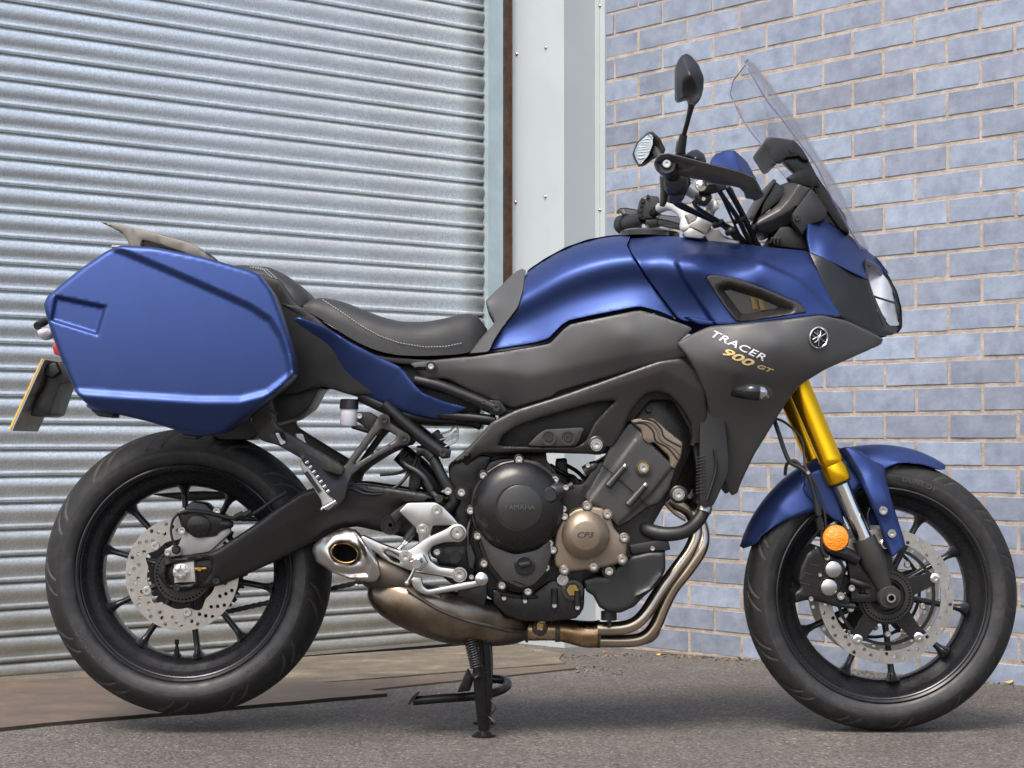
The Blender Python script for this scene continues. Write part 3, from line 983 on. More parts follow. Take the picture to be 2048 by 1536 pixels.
def leaf(px, py, s, a, label):
    p = G(px, py, 0.004)
    V, F = [], []
    u = Vector((math.cos(a), math.sin(a), 0.1)); v = Vector((-math.sin(a), math.cos(a), 0.25))
    for i in range(7):
        t = i / 6 * 2 - 1
        w = 0.42 * (1 - t * t) ** 0.8
        for k in (-1, 0, 1):
            V.append(p + u * (t * s) + v * (k * w * s) + Vector((0, 0, (abs(k) * 0.25 + t * t * 0.2) * s)))
    for i in range(6):
        for k in range(2):
            a0 = i * 3 + k
            F.append((a0, a0 + 1, a0 + 4, a0 + 3))
    o = obj('fallen_leaf', V, F, 'leafy')
    tag(o, label, 'leaf', 'dry leaves at the foot of the wall')
leaf(2017, 1367, 0.016, 0.3, 'small yellow dry leaf on the ground right of the front tyre')
leaf(1316, 1311, 0.012, 0.9, 'tiny yellow leaf at the wall foot behind the exhaust bend')
leaf(1210, 1306, 0.012, 2.0, 'tiny orange leaf at the foot of the pale column')
# ================================================================== THE MOTORCYCLE
bike = empty('motorcycle', (0, 0, 0))
tag(bike, 'matte blue and grey touring motorcycle with side luggage and gold fork', 'motorcycle')
def part(name, px=0, py=0, d=0):
    o = empty(name)
    o.parent = bike
    return o
def join_geo(list_):
    V, F = [], []
    for v, f in list_:
        F += [tuple(a + len(V) for a in ff) for ff in f]
        V += list(v)
    return V, F

# ------------------------------------------------------------------ wheels
HUB_F, HUB_R = W(1759, 1186.5, 0), W(379, 1142, 0)
def tyre_geo(hub, prof, n_ang, grooves):
    P = catmull([np.array(p) for p in prof], 9)
    half = np.vstack([P[::-1] * np.array([-1, 1]), P[1:]])       # across: far bead -> crown -> near bead
    L = np.concatenate([[0], np.cumsum(np.hypot(*np.diff(half, axis=0).T))])
    L = L - L[-1] / 2
    nv = len(half)
    ang = np.linspace(0, 2 * math.pi, n_ang, endpoint=False)
    R = np.repeat(half[None, :, 1], n_ang, 0); Y = np.repeat(half[None, :, 0], n_ang, 0)
    a = np.repeat(ang[:, None], nv, 1); l = np.repeat(L[None], n_ang, 0)
    tread = grooves['tread']
    cut = np.zeros_like(R)
    for (n, ph, l0, l1, slope, curve, wid) in grooves['lines']:
        for sgn in (-1, 1):
            ll = l * sgn
            t = np.clip((ll - l0) / (l1 - l0), 0, 1)
            target = ph + (0.5 / 1 if sgn < 0 else 0) + slope * t + curve * t * t
            x = (a * n / (2 * math.pi) - target) % 1.0
            kk = (slope + 2 * curve * t) / (l1 - l0) * (2 * math.pi * 0.3 / n)
            dist = np.minimum(x, 1 - x) * (2 * math.pi / n) * 0.3 / np.sqrt(1 + kk * kk)
            inside_ = (ll > l0) & (ll < l1)
            w_ = wid * (0.5 + 0.5 * np.sin(np.pi * t))
            cut = np.maximum(cut, np.where(inside_, np.clip(1.25 - dist / w_, 0, 1), 0))
    R = R - cut * 0.0048
    V = np.stack([hub.x + R * np.cos(a), hub.y - Y, hub.z + R * np.sin(a)], -1).reshape(-1, 3)
    i = np.arange(n_ang)[:, None]; j = np.arange(nv - 1)[None]
    F = np.stack([i * nv + j, i * nv + j + 1, ((i + 1) % n_ang) * nv + j + 1, ((i + 1) % n_ang) * nv + j], -1).reshape(-1, 4)
    tyre_geo.cut = cut.reshape(-1)
    return V, F
def spoke_geo(hub, a_hub, a_rim, r0, r1, y_hub, y_rim, w0, wm, w1):
    pts, rad = [], []
    N = 14
    for k in range(N):
        t = k / (N - 1)
        r = r0 + (r1 - r0) * t
        a = a_hub + (a_rim - a_hub) * t
        pts.append((hub.x + r * math.cos(a), hub.y - (y_hub + (y_rim - y_hub) * t), hub.z + r * math.sin(a)))
        e = max(0.0, (t - 0.84) / 0.16)
        b = max(0.0, (0.25 - t) / 0.25)
        rad.append(wm + (w1 - wm) * e ** 2.2 + (w0 - wm) * b ** 1.5)
    return tube_geo(pts, rad, 12, flat=1.9)
def wheel(name, hub, hw, tread_r, tyre_prof, lines, pair0, valve_ang, words):
    rim_prof = [(0.2330, hw + 0.003), (0.2355, hw + 0.006), (0.2355, hw + 0.0085), (0.2330, hw + 0.0095), (0.2290, hw + 0.006), (0.2270, hw - 0.001), (0.2225, hw - 0.006), (0.2200, hw - 0.013), (0.2145, hw - 0.020), (0.2040, hw - 0.026), (0.1955, hw - 0.034),
                (0.1890, hw * 0.32), (0.1870, 0.0), (0.1890, -hw * 0.32), (0.1955, -hw + 0.034), (0.2040, -hw + 0.026), (0.2145, -hw + 0.020), (0.2200, -hw + 0.013), (0.2225, -hw + 0.006), (0.2310, -hw + 0.003), (0.2345, -hw), (0.2340, -hw - 0.004),
                (0.2250, -hw + 0.002), (0.2250, hw - 0.002), (0.2330, hw + 0.003)]
    rim = lathe(name, hub, (0, -1, 0), rim_prof, 'wheel', bike, 160, caps=False, angle=30)
    V, F = tyre_geo(hub, tyre_prof, 1100, {'tread': None, 'lines': lines})
    ty = obj('tyre', V, F, 'rubber', rim, angle=50)
    ty.data.materials.append(MAT['tread'])
    rr_ = np.hypot(V[:, 0] - hub.x, V[:, 2] - hub.z)
    fr_ = rr_[np.asarray([list(p.vertices) for p in ty.data.polygons])].mean(1)
    ct_ = tyre_geo.cut[np.asarray([list(p.vertices) for p in ty.data.polygons])].mean(1)
    ty.data.materials.append(MAT['groove'])
    ty.data.polygons.foreach_set('material_index', np.where(ct_ > 0.35, 2, (fr_ > tread_r)).astype(np.int32))
    lathe('hub', hub, (0, -1, 0), [(0.0, -0.055), (0.034, -0.055), (0.036, -0.03), (0.045, -0.02), (0.052, 0.0), (0.045, 0.02), (0.036, 0.03), (0.034, 0.055), (0.0, 0.055)], 'wheel', rim, 48)
    for p in range(5):
        c = math.radians(pair0 + 72 * p)
        for s in (-1, 1):
            V, F = spoke_geo(hub, c + s * math.radians(17), c + s * math.radians(16.2), 0.040, 0.1905, 0.010, 0.006, 0.014, 0.0070, 0.017)
            obj('spoke', V, F, 'wheel', rim, angle=60)
    a = math.radians(valve_ang)
    q = Vector((hub.x + 0.188 * math.cos(a), -0.004, hub.z + 0.188 * math.sin(a)))
    dirv = Vector((-math.cos(a + 0.12), -0.18, -math.sin(a + 0.12)))
    V, F = lathe_geo(q, dirv, [(0.0, 0), (0.010, 0), (0.010, 0.003), (0.0065, 0.004), (0.0055, 0.014), (0.0035, 0.022), (0.0035, 0.026), (0.005, 0.027), (0.005, 0.036), (0.0, 0.037)], 16)
    obj('valve', V, F, 'gloss', rim)
    for (txt, ang, rad, size, y) in words:
        arc_words(txt, hub, rad, ang, size, y, rim)
    return rim
def arc_words(txt, hub, rad, ang, size, y, parent):
    top = 0 < ang < 180                                    # words on the upper half read clockwise, feet inwards
    sg = -1 if top else 1
    """raised rubber letters following the sidewall"""
    V, F = [], []
    step_ = size * 0.80 / rad
    for i, ch in enumerate(txt):
        if ch == ' ':
            continue
        me = text_mesh(ch, size, 0.0007)
        a = math.radians(ang) + sg * (i - (len(txt) - 1) / 2) * step_
        for v in me.vertices:
            x_, z_ = v.co.x, v.co.y
            rr = rad - sg * z_
            aa = a + sg * x_ / rad
            V.append((hub.x + rr * math.cos(aa), -(y + v.co.z), hub.z + rr * math.sin(aa)))
        n0 = len(V) - len(me.vertices)
        F += [tuple(n0 + k for k in p.vertices) for p in me.polygons]
        bpy.data.meshes.remove(me)
    tag(obj('sidewall_lettering', V, F, 'sidewall', parent, smooth=False), kind='stuff')
MAT['sidewall'] = M('raised_rubber_lettering', (0.050, 0.047, 0.045), 0.6, vary=0.3, vscale=60)
front_tyre = [(0, .300), (.018, .2988), (.036, .2940), (.049, .2850), (.0575, .2715), (.0595, .2585), (.0565, .2460), (.0530, .2395), (.0490, .2350)]
rear_tyre = [(0, .315), (.028, .3128), (.056, .3040), (.077, .2895), (.0885, .2735), (.0902, .2600), (.0870, .2475), (.0820, .2400), (.0745, .2350)]
wheel('front_wheel', HUB_F, 0.0445, 0.2640, front_tyre, [(15, 0.0, 0.010, 0.066, 0.80, -0.25, 0.0038), (15, 0.45, 0.030, 0.070, 0.50, -0.15, 0.0032), (15, 0.2, 0.0, 0.034, 0.5, 0.0, 0.0030)], 45.5, 88, [('DUNLOP', 72, 0.2560, 0.017, 0.0592), ('SPORTMAX', 258, 0.2560, 0.013, 0.0592)])
wheel('rear_wheel', HUB_R, 0.0700, 0.2655, rear_tyre, [(13, 0.0, 0.022, 0.100, 0.90, -0.30, 0.0044), (13, 0.5, 0.050, 0.100, 0.50, -0.15, 0.0036), (13, 0.25, 0.004, 0.050, 0.5, 0.0, 0.0032)], 77, 262, [('DUNLOP', 218, 0.2590, 0.018, 0.0900), ('DUNLOP', 312, 0.2590, 0.018, 0.0900)])

# ------------------------------------------------------------------ brake discs
def ring_plate(name, hub, y0, thick, outer, inner, holes, mat, parent, windows=()):
    """flat drilled ring at depth y0 (nearer than the centre plane), loops as radius functions of the angle"""
    N = 144
    A_ = np.linspace(0, 2 * math.pi, N, endpoint=False)
    lo = np.array([[outer(a) * math.cos(a), outer(a) * math.sin(a)] for a in A_])
    li = np.array([[inner(a) * math.cos(a), inner(a) * math.sin(a)] for a in A_])
    loops = [lo, li]
    hp = []
    for (r, a, hr) in holes:
        c = np.array([r * math.cos(a), r * math.sin(a)])
        hp.append(np.array([c + hr * np.array([math.cos(t), math.sin(t)]) for t in np.linspace(0, 2 * math.pi, 10, endpoint=False)]))
    loops += hp
    loops += [np.asarray(w_, float) for w_ in windows]
    pts, cons, n0 = [], [], 0
    for lp in loops:
        k = len(lp); pts.append(lp); cons += [(n0 + i, n0 + (i + 1) % k) for i in range(k)]; n0 += k
    P = np.vstack(pts)
    r = delaunay_2d_cdt([Vector(p) for p in P], cons, [], 0, 1e-7)
    V2 = np.array([tuple(v) for v in r[0]]); T = [tuple(f) for f in r[2]]
    cen = np.array([V2[list(t)].mean(0) for t in T])
    keep = inside(cen, lo) & ~inside(cen, li)
    for h in hp:
        keep &= np.hypot(cen[:, 0] - h[:, 0].mean(), cen[:, 1] - h[:, 1].mean()) > np.hypot(*(h[0] - h.mean(0))) * 0.9
    for w_ in windows:
        keep &= ~inside(cen, np.asarray(w_, float))
    T = [t for t, k in zip(T, keep) if k]
    n = len(V2)
    V = [(hub.x + x, -y0, hub.z + z) for x, z in V2] + [(hub.x + x, -y0 + thick, hub.z + z) for x, z in V2]
    E = {}
    for t in T:
        for a, b in ((t[0], t[1]), (t[1], t[2]), (t[2], t[0])):
            E[(a, b)] = 1
    F = T + [(c + n, b + n, a + n) for a, b, c in T] + [(b, a, a + n, b + n) for (a, b) in E if (b, a) not in E]
    return obj(name, V, F, mat, parent, angle=30)
def drill(n, radii, hr, r0=0.0):
    return [(radii[k % len(radii)], r0 + 2 * math.pi * k / n, hr) for k in range(n)]
for side in (1, -1):
    y0 = 0.078 if side > 0 else -0.073
    hub = HUB_F
    lob = lambda a: 0.1190 - 0.0085 * max(0.0, math.cos(5 * (a - 0.35))) ** 8
    dsk = ring_plate('front_brake_disc', hub, y0, 0.005, lambda a: 0.1470, lob, drill(48, (0.1250, 0.1330, 0.1405), 0.0042) , 'disc', bike)
    wins = []
    for k in range(5):
        b0 = 0.35 + 2 * math.pi * k / 5
        up_ = [(0.1005 * math.cos(b0 + t), 0.1005 * math.sin(b0 + t)) for t in np.linspace(0.15, 1.11, 12)]
        dn_ = [(0.0620 * math.cos(b0 + t), 0.0620 * math.sin(b0 + t)) for t in np.linspace(0.94, 0.32, 6)]
        wins.append(up_ + dn_)
    ring_plate('disc_carrier', hub, y0 - 0.0015, 0.005, lambda a: 0.1075 + 0.0095 * max(0, math.cos(5 * (a - 0.35))) ** 8, lambda a: 0.034, [], 'black', dsk, windows=wins)
    ring_plate('speed_sensor_ring', hub, y0 + 0.008, 0.004, lambda a: 0.056, lambda a: 0.040, [(0.0505, 2 * math.pi * k / 46, 0.0022) for k in range(46)], 'blackbolt', dsk)
    for k in range(5):
        a = 0.35 + 2 * math.pi * k / 5
        c = Vector((hub.x + 0.1125 * math.cos(a), -(y0 + 0.001), hub.z + 0.1125 * math.sin(a)))
        lathe('rivet', c, (0, -1, 0), [(0.0, 0), (0.0105, 0), (0.0105, 0.004), (0.0085, 0.0052), (0.0045, 0.0052), (0.0045, -0.002), (0.0, -0.002)], 'chrome', dsk, 20)
        a2 = a + 0.63
        c2 = Vector((hub.x + 0.082 * math.cos(a2), -(y0 - 0.0005), hub.z + 0.082 * math.sin(a2)))
        o = bpy.data.objects.new('bolt', None) if False else None
        lathe('bolt', c2, (0, -1, 0), [(0.0, 0), (0.0072, 0), (0.0072, 0.004), (0.0055, 0.006), (0.003, 0.006), (0.003, 0.003), (0.0, 0.003)], 'bolt', dsk, 18)
yR = 0.098
rd = ring_plate('rear_brake_disc', HUB_R, yR, 0.005, lambda a: 0.1225, lambda a: 0.0745 + 0.0125 * math.sin(a * 5 + 0.8) ** 2 * (1 if math.sin(a * 5 + 0.8) > 0 else 0.15), drill(60, (0.0950, 0.1040, 0.1135), 0.0042, 0.1), 'disc', bike)
for k in range(5):
    a = math.radians(206) + 2 * math.pi * k / 5
    c = Vector((HUB_R.x + 0.0835 * math.cos(a), -yR, HUB_R.z + 0.0835 * math.sin(a)))
    lathe('bolt', c, (0, -1, 0), [(0.0, 0), (0.010, 0), (0.010, 0.003), (0.0085, 0.0045), (0.004, 0.0045), (0.004, 0.001), (0.0, 0.001)], 'castalu', rd, 20)
ring_plate('speed_sensor_ring', HUB_R, yR - 0.006, 0.004, lambda a: 0.062, lambda a: 0.040, [(0.056, 2 * math.pi * k / 44, 0.0024) for k in range(44)], 'blackbolt', rd)
lathe('disc_hub', HUB_R, (0, -1, 0), [(0.0, 0.03), (0.062, 0.03), (0.066, 0.08), (0.040, 0.092), (0.0, 0.092)], 'black', rd, 48)
# sprocket and chain on the far side
spro = lathe('rear_sprocket', HUB_R, (0, -1, 0), [(0.03, -0.102), (0.112, -0.102), (0.112, -0.096), (0.03, -0.096)], 'blackbolt', bike, 172, warp=lambda r, h, a: r if r < 0.1 else r + 0.0045 * (1 if math.sin(a * 43) > 0 else -1), caps=False)
CS = W(935, 1085, 0)                                       # front sprocket
def chain_run(p0, p1, y):
    n = int((p1 - p0).length / 0.0159)
    d = (p1 - p0).normalized()
    geo = []
    for k in range(n):
        c = p0 + d * (0.0159 * (k + 0.5))
        for q in (-0.0085, 0.0085):
            pts = [c - d * 0.0108, c, c + d * 0.0108]
            geo.append(tube_geo([(p.x, y + q, p.z) for p in pts], [0.0058, 0.0044, 0.0058], 8, flat=0.25))
        geo.append(tube_geo([(c.x - d.x * 0.008, y - 0.011, c.z - d.z * 0.008), (c.x - d.x * 0.008, y + 0.011, c.z - d.z * 0.008)], 0.0042, 8))
    return join_geo(geo)
for sgn in (1, -1):
    p0 = Vector((HUB_R.x - 0.004 * sgn, 0, HUB_R.z + 0.113 * sgn)); p1 = Vector((CS.x, 0, CS.z + 0.040 * sgn))
    V, F = chain_run(p0, p1, 0.099)
    tag(obj('drive_chain', V, F, 'blackbolt', bike, angle=50), kind='stuff')

# ------------------------------------------------------------------ swingarm, axle, rear caliper
SWD = 0.128
sw = panel('swingarm', [(327, 1128), (333, 1117), (418, 1106), (435, 1098), (502, 1054), (560, 1011), (600, 984), (645, 970), (720, 966), (800, 978), (880, 990), (912, 1010), (916, 1050), (905, 1092), (860, 1090), (790, 1070), (715, 1053), (680, 1058), (640, 1079), (560, 1119), (500, 1146), (448, 1168), (430, 1173), (352, 1181), (335, 1173), (325, 1150)],
           [(330, 1150, SWD), (440, 1140, SWD), (560, 1060, SWD + 0.012), (680, 1010, SWD + 0.016), (800, 1030, SWD + 0.014), (900, 1050, SWD + 0.016)], 'swing', bike, thick=0.050, er=9, step=9,
           holes=[[(332, 1131), (418, 1117), (424, 1126), (421, 1147), (408, 1163), (338, 1171), (330, 1155)]], feats=[('fold', [(427, 1145), (520, 1075), (640, 1020), (760, 1010)], -0.00022, 8)], mirror=True)
plate('axle_plate', [(324, 1128), (425, 1112), (432, 1150), (412, 1170), (335, 1178), (316, 1150)], SWD - 0.026, 'black', sw, 0.012)
plate('axle_block', [(347, 1123), (388, 1121), (391, 1164), (349, 1166)], SWD - 0.010, 'beige', sw, 0.02, er=2, rnd=0)
s = PX(SWD)
lathe('axle_nut', W(363, 1144, SWD - 0.009), (0, -1, 0), [(0.0, 0), (17 * s, 0), (17 * s, 2 * s), (14.5 * s, 2.4 * s), (14 * s, 12 * s), (12 * s, 13 * s), (7 * s, 13 * s), (7 * s, 3 * s), (0, 3 * s)], 'bolt', sw, 48,
      warp=lambda r, h, a: r * (math.cos(math.pi / 6) / math.cos((a % (math.pi / 3)) - math.pi / 6) * 1.08) if 13 * s < r < 15 * s else r)
tube('adjuster_bolt', [(390, 1138, SWD - 0.012), (413, 1137, SWD - 0.012)], 4, 'blockgold', sw)
tube('adjuster_nut', [(396, 1138, SWD - 0.012), (403, 1138, SWD - 0.012)], 7, 'blockgold', sw, segs=6)
bolt(354, 1175, SWD + 0.002, 7, sw, 'blackbolt'); bolt(433, 1162, SWD + 0.004, 7, sw, 'blackbolt')
disc('pivot_cap', 781, 1050, SWD + 0.010, [(0, 0), (20, 0), (20, 2), (16, 2), (15, -2), (9, -2), (8, 5), (4, 5), (4, 0), (0, 0)], 'gloss', sw)
plate('chain_guard', [(296, 988), (400, 982), (470, 985), (520, 1003), (560, 985), (600, 975), (600, 985), (560, 1000), (530, 1020), (470, 996), (380, 1003)], -0.085, 'plastic', bike, 0.03)
rc = plate('rear_caliper', [(356, 1030), (372, 1012), (385, 1002), (410, 1006), (425, 1020), (446, 1030), (458, 1040), (460, 1056), (440, 1062), (432, 1072), (395, 1076), (376, 1066), (362, 1052)], 0.128, 'black', bike, 0.06, er=5)
plate('caliper_bracket', [(368, 1062), (380, 1050), (420, 1075), (460, 1050), (462, 1066), (440, 1085), (420, 1104), (372, 1112), (335, 1112), (328, 1104), (345, 1090), (356, 1092)], 0.118, 'castalu', rc, 0.012, er=3)
disc('piston_cap', 398, 1052, 0.128, [(0, 0), (23, 0), (23, 7), (20, 9), (0, 9)], 'black', rc)
tube('guide_pin', [(446, 1048, 0.13), (456, 1048, 0.135), (462, 1049, 0.13)], [10, 9, 8], 'hose', rc)
for x, y, r in ((364, 1061, 8), (434, 1022, 8), (365, 1020, 6)):
    bolt(x, y, 0.132, r, rc)
lettering('caliper_lettering', 'ADVICS', 398, 1052, 0.1385, 34, 'emboss', rc, ang=-12, shear=0.2)
bl = tube('rear_brake_line', [(362, 1026, 0.135), (380, 1022, 0.14), (420, 1026, 0.14), (465, 1036, 0.14), (505, 1028, 0.145), (545, 1002, 0.15), (572, 985, 0.15)], 4, 'hose', bike)
for (x, y, a) in ((478, 1030, 0), (495, 1026, 0), (552, 995, 0)):
    tube('clip', [(x - 8, y + 5, 0.147), (x + 8, y - 3, 0.147)], 6, 'hose', bl)
sens = tube('sensor_cable', [(358, 1026, 0.13), (346, 1040, 0.13), (342, 1062, 0.13), (346, 1082, 0.13), (354, 1104, 0.13)], 2.5, 'hose', bike)
plate('sensor_body', [(328, 1100), (348, 1090), (364, 1100), (362, 1112), (338, 1114)], 0.13, 'castalu', sens, 0.012)
disc('sensor_cap', 353, 1099, 0.131, [(0, 0), (9, 0), (9, 7), (6, 11), (0, 11)], 'hose', sens)
bolt(335, 1106, 0.131, 6, sens)
tube('cable_pair', [(330, 1100, 0.1), (345, 1034, 0.11), (360, 1022, 0.12)], 2, 'hose', bike) if False else None

# ------------------------------------------------------------------ pannier (near and far), lid, catches, feet
pan_out = [(247, 491), (312, 495), (406, 514), (500, 541), (519, 550), (544, 584), (562, 631), (578, 681), (587, 719), (588, 747), (562, 775), (500, 825), (444, 866), (406, 872), (345, 858), (306, 845), (231, 827), (175, 809), (153, 787), (137, 753), (119, 709), (103, 666), (91, 625), (88, 609), (94, 594), (119, 572), (162, 537), (212, 503), (231, 494)]
pan = panel('pannier', pan_out,
            lambda P: 0.4460 - 2.0e-7 * (P[:, 0] - 345) ** 2 - 3.2e-7 * (P[:, 1] - 700) ** 2 + 1.5e-5 * (P[:, 1] - 690),
            'blue', bike, thick=0.055, er=9, step=5,
            feats=[('step', [(205, 489), (250, 505), (330, 538), (420, 577), (500, 613), (540, 640), (560, 672), (572, 706), (580, 745), (586, 800)], -0.0100, 8),
                   ('step', [(120, 780), (250, 789), (400, 798), (480, 798), (535, 784), (610, 728)], 0.0095, 9),
                   ('fold', [(120, 791), (250, 801), (400, 810), (475, 810), (540, 794), (610, 740)], -0.00075, 3),
                   ('dent', [(112, 594), (210, 614), (194, 668), (103, 640)], -0.010, 5)], mirror=False)
def scaled(P, f, dx=0, dy=0):
    P = np.array(P, float); c = P.mean(0)
    return [tuple(c + (p - c) * f + np.array([dx, dy])) for p in P]
plate('pannier_case', scaled(pan_out, 0.985), 0.353, 'plastic', pan, 0.135, er=10)
plate('seam', scaled(pan_out, 1.002), 0.362, 'hose', pan, 0.010, er=2)
for P_, Q_ in (([(172, 808), (200, 816), (229, 825), (226, 829), (190, 822), (174, 814)], [(180, 818), (230, 828), (228, 836), (197, 833)]), ([(347, 856), (380, 862), (408, 866), (404, 872), (375, 870), (350, 862)], [(362, 868), (398, 872), (390, 879), (366, 877)])):
    plate('catch', P_, 0.362, 'blue', pan, 0.05, er=2)
    plate('foot', Q_, 0.352, 'plastic', pan, 0.05, er=2)
far_pan = mirrored(pan, 'pannier', bike)
for c in list(pan.children):
    mirrored(c, None, far_pan)
brk = panel('pannier_bracket', [(500, 838), (522, 800), (545, 795), (552, 850), (600, 880), (690, 935), (684, 952), (640, 940), (560, 892), (520, 880)], 0.215, 'frame', bike, thick=0.02, er=4, step=14,
            holes=[[(548, 866), (565, 866), (572, 886), (560, 890)]], mirror=True)
for k in range(4):
    tube('bracket_rib', [(508 + 10 * k, 846 - 10 * k, 0.218), (524 + 10 * k, 858 - 10 * k, 0.218)], 2.4, 'frame', brk)

# ------------------------------------------------------------------ number plate, tail, rack
def bar_y(name, poly, d0, d1, mat, parent, er=3.0):
    """a profile measured in side view at depth d0, running across the motorcycle to depth d1"""
    return plate(name, poly, d0, mat, parent, thick=d0 - d1, er=er)
npl = plate('number_plate', [(85, 717), (90, 719), (25, 862), (19, 860)], 0.114, 'plate', bike, 0.228, er=0.8, rnd=0)
plate('yellow_face', [(84, 716), (86, 716.5), (20, 860.5), (17, 859.5)], 0.1145, 'yellow', npl, 0.229, er=0, rnd=0)
bar_y('plate_bracket', [(96, 735), (130, 720), (150, 735), (143, 765), (120, 770), (100, 830), (84, 834), (60, 832), (70, 800), (88, 775)], 0.07, -0.07, 'plastic', npl)
plate('lamp_box', [(92, 730), (112, 724), (121, 744), (104, 756), (88, 748)], 0.085, 'plastic', npl, 0.17)
ind = tube('rear_indicator', [(98, 640, 0.18), (86, 645, 0.21), (74, 652, 0.235)], [6, 9, 8], 'plastic', bike)
tube('indicator_lens', [(100, 668, 0.20), (91, 668, 0.215), (84, 662, 0.225), (82, 655, 0.228)], [11, 13, 10, 4], 'milky', ind)
mirrored(ind, 'rear_indicator', bike)
bar_y('tail_light', [(104, 690), (130, 670), (160, 690), (130, 715), (108, 708)], 0.09, -0.09, 'red', bike)
rack = panel('rear_rack', [(200, 444), (225, 446), (262, 453), (320, 469), (372, 483), (396, 493), (410, 506), (421, 519), (398, 516), (350, 499), (300, 483), (284, 480), (282, 500), (262, 500), (254, 479), (246, 466), (231, 459)], 0.115, 'rack', bike, thick=0.03, er=2.5, step=14, mirror=True)
plate('rack_deck', [(205, 444.6), (262, 454), (320, 470), (372, 484), (370, 489), (318, 476), (262, 461), (225, 452)], 0.086, 'rack', rack, 0.172, er=1.5)
tube('grab_rail_end', [(224, 494, 0.12), (240, 494, 0.12)], 4, 'rack', rack)
tail = panel('tail_cover', [(430, 540), (520, 548), (560, 560), (590, 605), (640, 640), (690, 690), (760, 735), (770, 790), (700, 790), (640, 770), (590, 790), (540, 790), (500, 700), (440, 600)],
             [(430, 560, .13), (560, 580, .145), (700, 720, .15), (560, 780, .13), (640, 700, .15)], 'plastic', bike, thick=0.03, er=5, step=14, mirror=True)
tail_blue = panel('tail_side_panel', [(585, 640), (595, 633), (648, 652), (700, 684), (760, 715), (798, 732), (812, 746), (830, 770), (846, 786), (889, 803), (938, 816), (889, 839), (868, 839), (818, 829), (715, 786), (703, 771), (673, 722), (640, 690), (610, 668)],
                  [(590, 640, .150), (650, 655, .168), (760, 718, .175), (812, 748, .176), (850, 790, .178), (935, 817, .170), (870, 835, .166), (715, 784, .160), (660, 705, .155), (760, 765, .173), (700, 715, .172)], 'blue', bike, thick=0.015, er=4, step=7,
                  feats=[('fold', [(585, 636), (650, 664), (700, 696), (765, 728), (800, 744), (830, 782), (880, 808), (940, 822)], -0.00035, 3)], mirror=True)

# ------------------------------------------------------------------ seats
SQ, SZ = 0.42, 0.62
def seat_geo(st, d0=0.13):
    V, F = [], []
    N = 25
    xs_ = [s_[0] for s_ in st]
    fine = np.linspace(xs_[0], xs_[-1], 46)
    cols = [np.interp(fine, xs_, [s_[k] for s_ in st]) for k in range(1, 4)]
    ker = np.array([1, 2, 3, 2, 1]) / 9.0
    cols = [np.convolve(np.pad(c, 2, mode='edge'), ker, 'valid') for c in cols]
    for x, yt, yb, hw in zip(fine, *cols):
        pt, pb = W(x, yt, d0), W(x, yb, d0)
        for k in range(N):
            th = math.pi * k / (N - 1)
            c, s_ = math.cos(th), math.sin(th)
            y = -hw * math.copysign(abs(c) ** SQ, c)
            V.append((pt.x, y, pb.z + (pt.z - pb.z) * s_ ** SZ))
    m = len(fine)
    for i in range(m - 1):
        for k in range(N - 1):
            a = i * N + k
            F.append((a, a + 1, a + N + 1, a + N))
        F.append((i * N + N - 1, i * N, (i + 1) * N, (i + 1) * N + N - 1))
    F.append(tuple(range(N))); F.append(tuple(range((m - 1) * N, m * N)))
    return V, F
pil = [(425, 529, 546, .10), (450, 525, 565, .115), (480, 524, 580, .125), (530, 528, 600, .132), (560, 541, 606, .136), (590, 562, 611, .136), (612, 583, 612, .125), (623, 598, 607, .10)]
rid = [(600, 607, 615, .12), (612, 596, 622, .135), (640, 590, 636, .142), (680, 598, 664, .150), (720, 614, 688, .155), (760, 630, 704, .160), (800, 640, 712, .160), (850, 640, 713, .155), (890, 632, 711, .150), (930, 621, 708, .140), (955, 624, 698, .130), (968, 642, 690, .115), (973, 662, 676, .09)]
V, F = seat_geo(pil); s1 = obj('pillion_seat', V, F, 'seat', bike, angle=60)
V, F = seat_geo(rid); s2 = obj('rider_seat', V, F, 'seat', bike, angle=60)
def stitches(name, line, st, parent, step_=6.0):
    P = resample(np.array(line, float), step_, closed=False)
    geo = []
    for a, b in zip(P[:-1], P[1:]):
        w_ = []
        for q in (a, a + (b - a) * 0.62):
            xs_ = [s_[0] for s_ in st]
            yt, yb, hw = (np.interp(q[0], xs_, [s_[k] for s_ in st]) for k in (1, 2, 3))
            f = min(0.97, max(0.02, (yb - q[1]) / max(1.0, (yb - yt))))
            sn = f ** (1 / SZ); cs = math.sqrt(max(0, 1 - sn * sn))
            d = hw * cs ** SQ + 0.0030
            w_.append(W(q[0], q[1], d))
        geo.append(tube_geo(w_, 0.0008, 5))
    V, F = join_geo(geo)
    tag(obj(name, V, F, 'stitch', parent), kind='stuff')
stitches('stitching', [(645, 599), (680, 622), (720, 650), (760, 672), (800, 686), (850, 694), (890, 693), (925, 686)], rid, s2)
stitches('stitching', [(500, 534), (528, 540), (545, 556), (562, 580), (575, 602)], pil, s1, 5.0)
stitches('stitching', [(506, 533), (534, 539), (551, 555), (568, 579), (581, 602)], pil, s1, 5.0)
plate('seat_base', [(560, 606), (605, 614), (650, 650), (700, 690), (760, 712), (860, 720), (940, 712), (940, 722), (820, 730), (740, 722), (660, 668), (600, 630)], 0.150, 'plastic', s2, 0.30, er=3)

